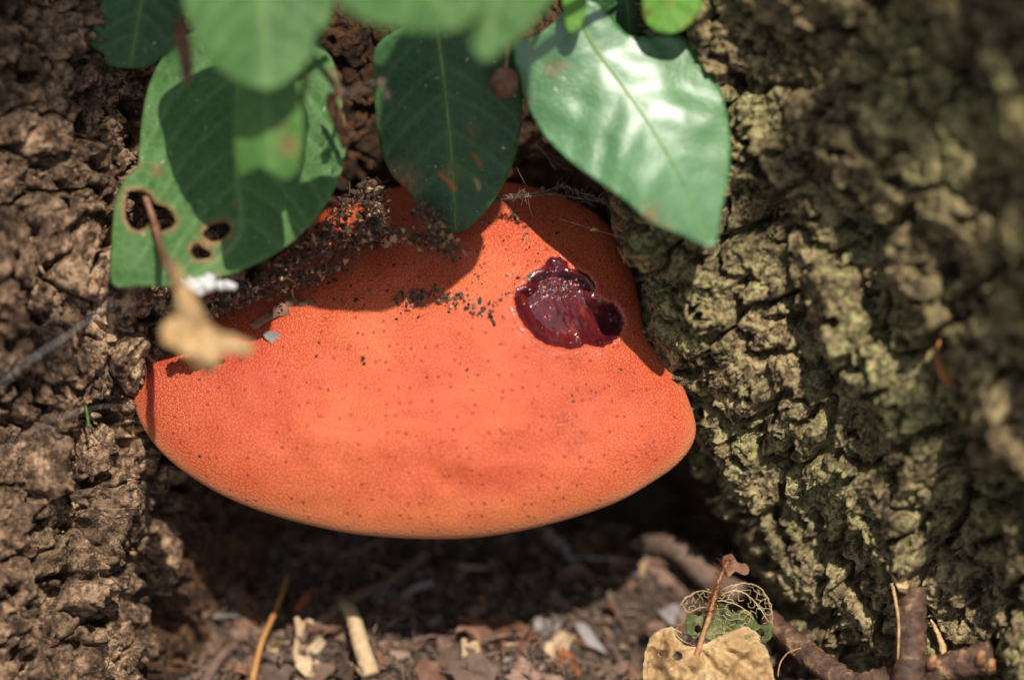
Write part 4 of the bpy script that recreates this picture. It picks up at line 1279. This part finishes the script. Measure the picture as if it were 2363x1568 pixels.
web('dusty spider web full of soil bits between the chewed leaf and the cap', [[(520, 705, 60), (600, 655, 90), (680, 612, 90), (760, 580, 80), (840, 555, 80), (920, 540, 100)],
     [(560, 690, 60), (650, 660, 70), (720, 640, 60), (800, 590, 60), (870, 470, 40)], [(690, 560, 110), (760, 545, 110), (850, 530, 120), (1000, 560, 110)],
     [(640, 620, 90), (740, 540, 80), (840, 440, 60)], [(860, 420, 60), (870, 500, 60), (880, 560, 50)], [(500, 720, 70), (560, 680, 80), (620, 650, 90), (700, 590, 90)], [(980, 480, 130), (1000, 520, 140), (1040, 580, 120)]], 300, 14, 20, 71, (2, 11), ('chipm', 'deadbrown', 'chipt', 'crumb'), 0.25)
web('short dusty web strand stretched between the cap and the glossy leaf', [[(1140, 462, 10), (1200, 455, 40), (1270, 448, 60), (1320, 455, 70), (1400, 468, 80)], [(1150, 460, 10), (1260, 440, 60), (1300, 425, 70)],
     [(1300, 430, 70), (1360, 452, 80), (1420, 474, 80)]], 60, 4, 6, 72, (1.5, 6), ('crumb', 'chipm'), 0.3)
web('dirt-loaded web thread hanging in front of the dark leaf', [[(775, 165, 420), (800, 215, 410), (870, 190, 430), (900, 240, 400)]], 16, 12, 14, 73, (6, 16), ('chipm', 'deadbrown'))
web('loose silk streaks drifting in front of the crumbling bark', [[(-40, 930, 480), (60, 840, 500), (160, 770, 470), (260, 690, 420)], [(-40, 900, 500), (80, 820, 500), (240, 720, 430)], [(-30, 1060, 420), (100, 980, 400), (220, 940, 340), (310, 935, 100)]], 0, 1, 1, 74, thr=0.45)
web('single silk thread with a seed strung across the dark hollow', [[(1290, 505, 60), (1340, 520, 80), (1372, 530, 90), (1480, 560, 120)]], 1, 1, 1, 75, (3, 4), ('chipt',), 0.35)
web('white mouldy threads on the soil beneath the cap', [[(1262, 1222, -500), (1290, 1255, -470), (1315, 1285, -450), (1335, 1318, -430)], [(1320, 1285, -450), (1420, 1290, -445), (1550, 1302, -430)], [(1285, 1240, -480), (1310, 1262, -470), (1322, 1300, -450)]], 18, 3, 4, 76, (2, 4.5), ('fluff',), 1.2)
stick('seed', 'pale seed strung on the thread over the dark hollow', 'seed', [(1361, 531, 92), (1370, 529, 94), (1382, 530, 94)], (1.5, 4.5, 1.5), MAT['chipt'], 6, 0.2, 31)
for k, (x, y, x2, y2, tt) in enumerate([(1010, 400, 1050, 440, 235), (1085, 350, 1110, 390, 235), (1092, 410, 1105, 440, 228)]):
    stick('dry_stamen', 'shrivelled tan flower bit lying on the dark leaf', 'flower bit', [(x, y, tt), ((x + x2) / 2 + 4, (y + y2) / 2 - 3, tt + 8), (x2, y2, tt + 6)], (3, 6, 9 if k == 0 else 4), MAT['straw'] if k != 2 else MAT['chipt'], 7, 0.15, 60 + k, 'dry flower bits on the dark leaf')

# ------------------------------------------------------------------ crumbs on the cap (each its own thing)
CR = []
for k, (co, fs) in enumerate(LUMPS):
    me = bpy.data.meshes.new('crumb')
    me.from_pydata([tuple(c) for c in co], [], fs)
    CR.append(me)


def variants(meshes, mat):
    out = []
    for m in meshes:
        c = m.copy()
        c.materials.clear()
        c.materials.append(mat)
        out.append(c)
    return out


CRD, CRM, CRB, CRT = variants(CR, MAT['crumb']), variants(CR, MAT['chipm']), variants(CR, MAT['bead']), variants(CR, MAT['chipt'])


def put(name, me, loc, scale, label, cat, group, r, flat=None):
    o = bpy.data.objects.new(name, me)
    COL.objects.link(o)
    o.location = Vector(loc)
    o.scale = (scale, scale, scale) if np.isscalar(scale) else tuple(scale)
    o.rotation_euler = (r.random() * 6.3, r.random() * 6.3, r.random() * 6.3) if flat is None else flat
    return tag(o, label, cat, group)


r5 = np.random.default_rng(55)
spots = []
for k in range(150):   # dark band below the web
    u = r5.random()
    x, y = 905 + 235 * u, 690 + 40 * u * u + r5.normal(0, 11) - 12 * math.sin(u * 3)
    spots.append((x, y, 2.6 + 6.5 * r5.random() ** 2, 'band'))
for k in range(55):    # scatter above it
    spots.append((r5.uniform(760, 1120), r5.uniform(560, 700), 1.6 + 3.6 * r5.random() ** 2, 'high'))
for k in range(46):    # scatter between the leaf tip and the wound
    spots.append((r5.uniform(1080, 1260), r5.uniform(465, 660), 1.6 + 4.0 * r5.random() ** 2, 'high'))
for k in range(26):
    u = r5.random()
    spots.append((1170 + 55 * u + r5.normal(0, 4), 470 + 85 * u + r5.normal(0, 5), 2.5 + 4 * r5.random() ** 2, 'high'))
for k in range(22):    # line running to the wound
    u = r5.random()
    spots.append((1130 + 75 * u, 706 - 48 * u + r5.normal(0, 5), 2 + 3.6 * r5.random() ** 2, 'band'))
for x, y, s_ in [(787, 692, 5), (819, 692, 7), (735, 790, 5), (730, 822, 6), (838, 828, 6), (840, 840, 5), (826, 768, 3), (877, 830, 3), (708, 882, 3), (758, 652, 5), (1062, 838, 3), (1078, 852, 4), (1321, 911, 5),
                 (1323, 924, 4), (1352, 886, 4), (1433, 852, 4), (1080, 868, 2.5), (1208, 716, 4), (1375, 905, 3), (1405, 890, 3), (1300, 1147, 4), (460, 1052, 4), (1332, 1117, 3.5), (1232, 920, 2.5),
                 (940, 715, 6), (915, 735, 5), (925, 722, 4), (965, 730, 5), (1160, 730, 4), (460, 875, 3.5), (1015, 990, 2.5), (1395, 1050, 3), (1440, 960, 3), (1180, 1010, 2.5), (860, 985, 2.5), (1555, 1010, 3)]:
    spots.append((x, y, s_, 'low'))
LAB = {'band': ('dark soil crumb in the dirt band across the cap', 'crumbs in the dirt band'),
       'high': ('tiny soil crumb scattered on the upper cap', 'crumbs on the upper cap'),
       'low': ('isolated dark speck of soil on the smooth lower cap', 'specks on the lower cap')}
for x, y, s_, kd in spots:
    wi_ = float(wound_in(np.array([x]), np.array([y]))[0])
    if wi_ > 0 or float(cap_base(x, y)[1]) > 0.985:
        continue
    mset = CRD if (kd == 'low' or r5.random() < 0.72) else CRM
    put('soil_crumb', mset[r5.integers(8)], P(x, y, float(cap_t(x, y)) + s_ * 0.35), s_ * S, LAB[kd][0], 'crumb', LAB[kd][1], r5)
put('black_bead', CRB[0], P(1287, 537, float(cap_t(1287, 537)) + 4), 5 * S, 'round glossy black bead on the shaded side of the cap', 'bead', None, r5)
put('pale_grain', CRT[3], P(1040, 706, float(cap_t(1040, 706)) + 5), 7 * S, 'pale tan grain at the end of the dirt band', 'grain', None, r5)
for x, y, s_ in [(1205, 668, 4), (1222, 690, 3), (1300, 690, 3), (1255, 752, 4), (1270, 712, 3), (1335, 770, 4), (1310, 745, 2.5), (1408, 745, 4), (1385, 790, 5), (1345, 700, 3), (1206, 730, 5), (1262, 640, 5), (1300, 622, 5), (1215, 648, 5), (1426, 780, 5)]:
    w_ = np.argmin(np.hypot(wx - x, wy - y))
    put('soil_crumb', CRD[r5.integers(8)], P(x, y, float(cap_t(x, y)) + 1.5 + pit[w_] + 1), s_ * 0.7 * S, 'tiny dark crumb stuck inside the wet wound', 'crumb', 'crumbs in the wound', r5)

# ------------------------------------------------------------------ wood chips and leaf bits on the soil
def shard(seed, sx, sy, sz):
    r = np.random.default_rng(seed)
    bm = bmesh.new()
    for k in range(12):
        p = r.uniform(-1, 1, 3)
        bm.verts.new((p[0] * sx, p[1] * sy, p[2] * sz))
    res = bmesh.ops.convex_hull(bm, input=bm.verts)
    bmesh.ops.delete(bm, geom=[g for g in res['geom_interior'] if isinstance(g, bmesh.types.BMVert)], context='VERTS')
    me = bpy.data.meshes.new('wood_chip')
    bm.to_mesh(me)
    bm.free()
    return me


def curl(seed, w=1.0, l=1.0, bend=1.2):
    r = np.random.default_rng(seed)
    nx_, ny_ = 7, 6
    V, F = [], []
    prof = r.uniform(0.55, 1.0, ny_)
    for j in range(ny_):
        for i in range(nx_):
            u, v = (i / (nx_ - 1) - 0.5) * 2, (j / (ny_ - 1) - 0.5) * 2
            x = u * w * prof[j]
            V.append((x + 0.1 * r.normal(), v * l + 0.1 * r.normal(), bend * 0.35 * x * x + 0.25 * math.sin(2.2 * v + seed) + 0.08 * r.normal()))
    for j in range(ny_ - 1):
        for i in range(nx_ - 1):
            a = j * nx_ + i
            F.append((a, a + 1, a + nx_ + 1, a + nx_))
    n = len(V)
    V2 = [(x, y, z - 0.07) for x, y, z in V]
    F2 = [tuple(reversed([q + n for q in f])) for f in F]
    me = bpy.data.meshes.new('leaf_bit')
    me.from_pydata(V + V2, [], F + F2)
    me.polygons.foreach_set('use_smooth', np.ones(len(me.polygons), bool))
    return me


CHIPS = [shard(200 + k, 1, 0.25 + 0.3 * random.random(), 0.12 + 0.14 * random.random()) for k in range(4)] + [shard(220 + k, 1.5, 0.13 + 0.1 * random.random(), 0.1) for k in range(5)]
BITS = [curl(240 + k, 0.6 + 0.4 * random.random(), 0.7 + 0.5 * random.random(), random.uniform(-1.5, 1.8)) for k in range(6)]
POOL = {}
for key in ('chipd', 'chipm', 'chipt', 'chipg', 'chipo', 'deadbrown'):
    POOL[key] = (variants(CHIPS, MAT[key]), variants(BITS, MAT[key]))
CL = {'chipd': 'dark brown wood chip lying in the soil litter', 'chipm': 'mid-brown wood chip lying in the soil litter', 'chipt': 'pale tan wood fragment lying in the soil litter',
      'chipg': 'grey weathered fragment lying in the soil litter', 'chipo': 'orange-brown chip lying in the soil litter', 'deadbrown': 'curled reddish-brown leaf bit lying in the soil litter'}
r6 = np.random.default_rng(66)
for k in range(285):
    x, y = r6.uniform(260, 1980), 1225 + 400 * r6.random() ** 0.75
    key = r6.choice(['chipd', 'chipm', 'chipt', 'chipg', 'chipo', 'deadbrown'], p=[0.32, 0.30, 0.08, 0.07, 0.03, 0.20])
    leafy = r6.random() < (0.75 if key == 'deadbrown' else 0.35)
    ms = POOL[key][1 if leafy else 0]
    sz = (24 + 50 * r6.random() ** 2.0) * S
    put('leaf_bit' if leafy else 'wood_chip', ms[r6.integers(len(ms))], on_soil(x, y, 0.0005 + sz * 0.2), sz, CL[key] if not leafy or key == 'deadbrown' else CL[key].replace('wood chip', 'leaf bit').replace('wood fragment', 'leaf bit').replace('fragment', 'leaf bit').replace('chip', 'leaf bit'),
        'leaf bit' if leafy else 'wood chip', 'litter on the soil', r6, flat=(r6.normal(0, 0.5), r6.normal(0, 0.5), r6.random() * 6.3))
# a few that stand out
for x, y, s_, key, rz, lab in [(712, 1512, 62, 'chipt', 0.3, 'large pale cream leaf bit lying beside the orange straw'), (1312, 1528, 34, 'chipo', 0.9, 'bright orange-brown chip, largest of its colour on the soil'),
                               (1225, 1330, 40, 'chipg', 1.4, 'upright grey fragment below the cap edge'), (860, 1548, 50, 'chipt', 2.2, 'frayed pale end piece beside the hollow stem'),
                               (560, 1400, 60, 'deadbrown', 0.5, 'broad brown leaf bit left of the straw'), (770, 1460, 70, 'deadbrown', 1.9, 'broad mauve-brown leaf bit behind the straw'), (1090, 1560, 60, 'chipt', 0.2, 'pale olive leaf scrap at the edge of the litter')]:
    put('leaf_bit', POOL[key][1][int(x) % 6], on_soil(x, y, s_ * S * 0.3), s_ * S, lab, 'leaf bit', None, r6, flat=(0.5, 0.2, rz))
# uncountable fine crumbs of the soil
for mt, n in (('crumb', 2400), ('chipm', 1700), ('chipg', 420)):
    ps = []
    for k in range(n):
        x, y = r6.uniform(150, 2150), 1180 + 460 * r6.random()
        co, fs = LUMPS[r6.integers(8)]
        ps.append((co @ rot_rand(r6).T * (4 + 13 * r6.random() ** 2.2) * S * (1 if mt == 'crumb' else r6.choice([1.0, 1.5])) + on_soil(x, y, 0.0004), fs))
    v, f = merge(ps)
    tag(build('soil_crumbs', np.array(v), np.array(f), MAT[mt], smooth=False), {'crumb': 'fine dark crumbs covering the soil', 'chipm': 'fine brown woody crumbs covering the soil', 'chipg': 'fine grey grit among the soil crumbs'}[mt], 'soil crumbs', kind='stuff')
ps = []
for k in range(900):
    x, y = r6.uniform(150, 2050), 1200 + 440 * r6.random()
    a = on_soil(x, y, 0.001 + 0.003 * r6.random())
    d = r6.normal(0, 1, 3) * [1, 1, 0.25]
    d = d / np.linalg.norm(d) * (0.003 + 0.007 * r6.random() ** 2)
    m_ = a + d * 0.5 + r6.normal(0, 0.0006, 3)
    ps.append(tube_geo([a, m_, a + d], np.array([1.2, 1.4, 0.8]) * (0.6 + 1.6 * r6.random() ** 2) * S, 4, cap=False))
tag(build('plant_fibres', *merge(ps), MAT['chipm']), 'fine dry plant fibres strewn through the soil litter', 'fibres', kind='stuff')
# crumbs lodged on the crumbling left root
ps = []
for k in range(420):
    x, y = r6.uniform(-60, 560), r6.uniform(-50, 1500)
    if x > xe_left(y) + 10:
        continue
    co, fs = LUMPS[r6.integers(8)]
    ps.append((co @ rot_rand(r6).T * (3 + 9 * r6.random() ** 2.5) * S + P(x, y, float(t_left(np.array([x]), np.array([y]))[0]) + 22), fs))
v, f = merge(ps)
tag(build('bark_crumbs', np.array(v), np.array(f), MAT['chipt'], smooth=False), 'pale crumbs of rotten wood lodged on the brown root', 'crumbs', kind='stuff')

# ------------------------------------------------------------------ unseen branch added overhead, leaves placed to dapple the bark with soft shade
br = thing('shade_branch', 'unseen leafy branch added overhead to dapple the bark with shade', 'branch', P(1200, 700, 0) + np.array(sun_dir) * 1.1)
SD = np.array(sun_dir)
e1 = np.cross(SD, [0, 0, 1.0]); e1 /= np.linalg.norm(e1)
e2 = np.cross(SD, e1)
r7 = np.random.default_rng(77)
bl = np.array([(0, -1), (0.32, -0.75), (0.5, -0.3), (0.48, 0.2), (0.3, 0.65), (0, 1.05), (-0.3, 0.65), (-0.48, 0.2), (-0.5, -0.3), (-0.32, -0.75)])
lv = np.concatenate([bl, bl * 0.5, [[0, 0]]])
lz = 0.12 * np.abs(lv[:, 0])
nb = len(bl)
lf = [(i, (i + 1) % nb, nb + (i + 1) % nb, nb + i) for i in range(nb)] + [(nb + i, nb + (i + 1) % nb, 2 * nb) for i in range(nb)]
ends = []
TARGETS = [(r7.uniform(1720, 2560), r7.uniform(-150, 1500)) for _ in range(10)] + [(r7.uniform(-200, 260), r7.uniform(-200, 900)) for _ in range(15)]
for k, (x, y) in enumerate(TARGETS):
    ts = float((t_right if x > 1000 else t_left)(np.array([x]), np.array([y]))[0])
    c = P(x, y, ts) + SD * r7.uniform(0.9, 1.15)
    a = r7.random() * 6.3
    sz = r7.uniform(0.013, 0.021)
    f1_, f2_ = math.cos(a) * e1 + math.sin(a) * e2, -math.sin(a) * e1 + math.cos(a) * e2
    f2_ = f2_ * 0.9 + SD * 0.35
    V = c + sz * (lv[:, :1] * f1_ + lv[:, 1:] * f2_ + lz[:, None] * SD)
    o = build('leaf', V, lf, MAT['leaf'], br, {'vein': 0 * lz, 'edge': 0 * lz, 'brown': 0 * lz})
    ends.append(V[0])
hub = [P(2500, -700, 500) + SD * 1.2, P(1500, -900, 500) + SD * 1.2, P(0, -800, 300) + SD * 1.2]
v, f = tube_geo(catmull(np.array(hub) * 1e4, 300) / 1e4, 0.004, 8)
build('shade_bough', v, f, MAT['twigbark'], br)
for p in ends:
    h0 = hub[0] if p[0] > 0.02 else hub[2]
    v, f = tube_geo(np.array([h0, (h0 + p) / 2 + [0, 0.02, 0.02], p]), [0.0012, 0.0009, 0.0006], 5)
    build('twig', v, f, MAT['twigbark'], br)
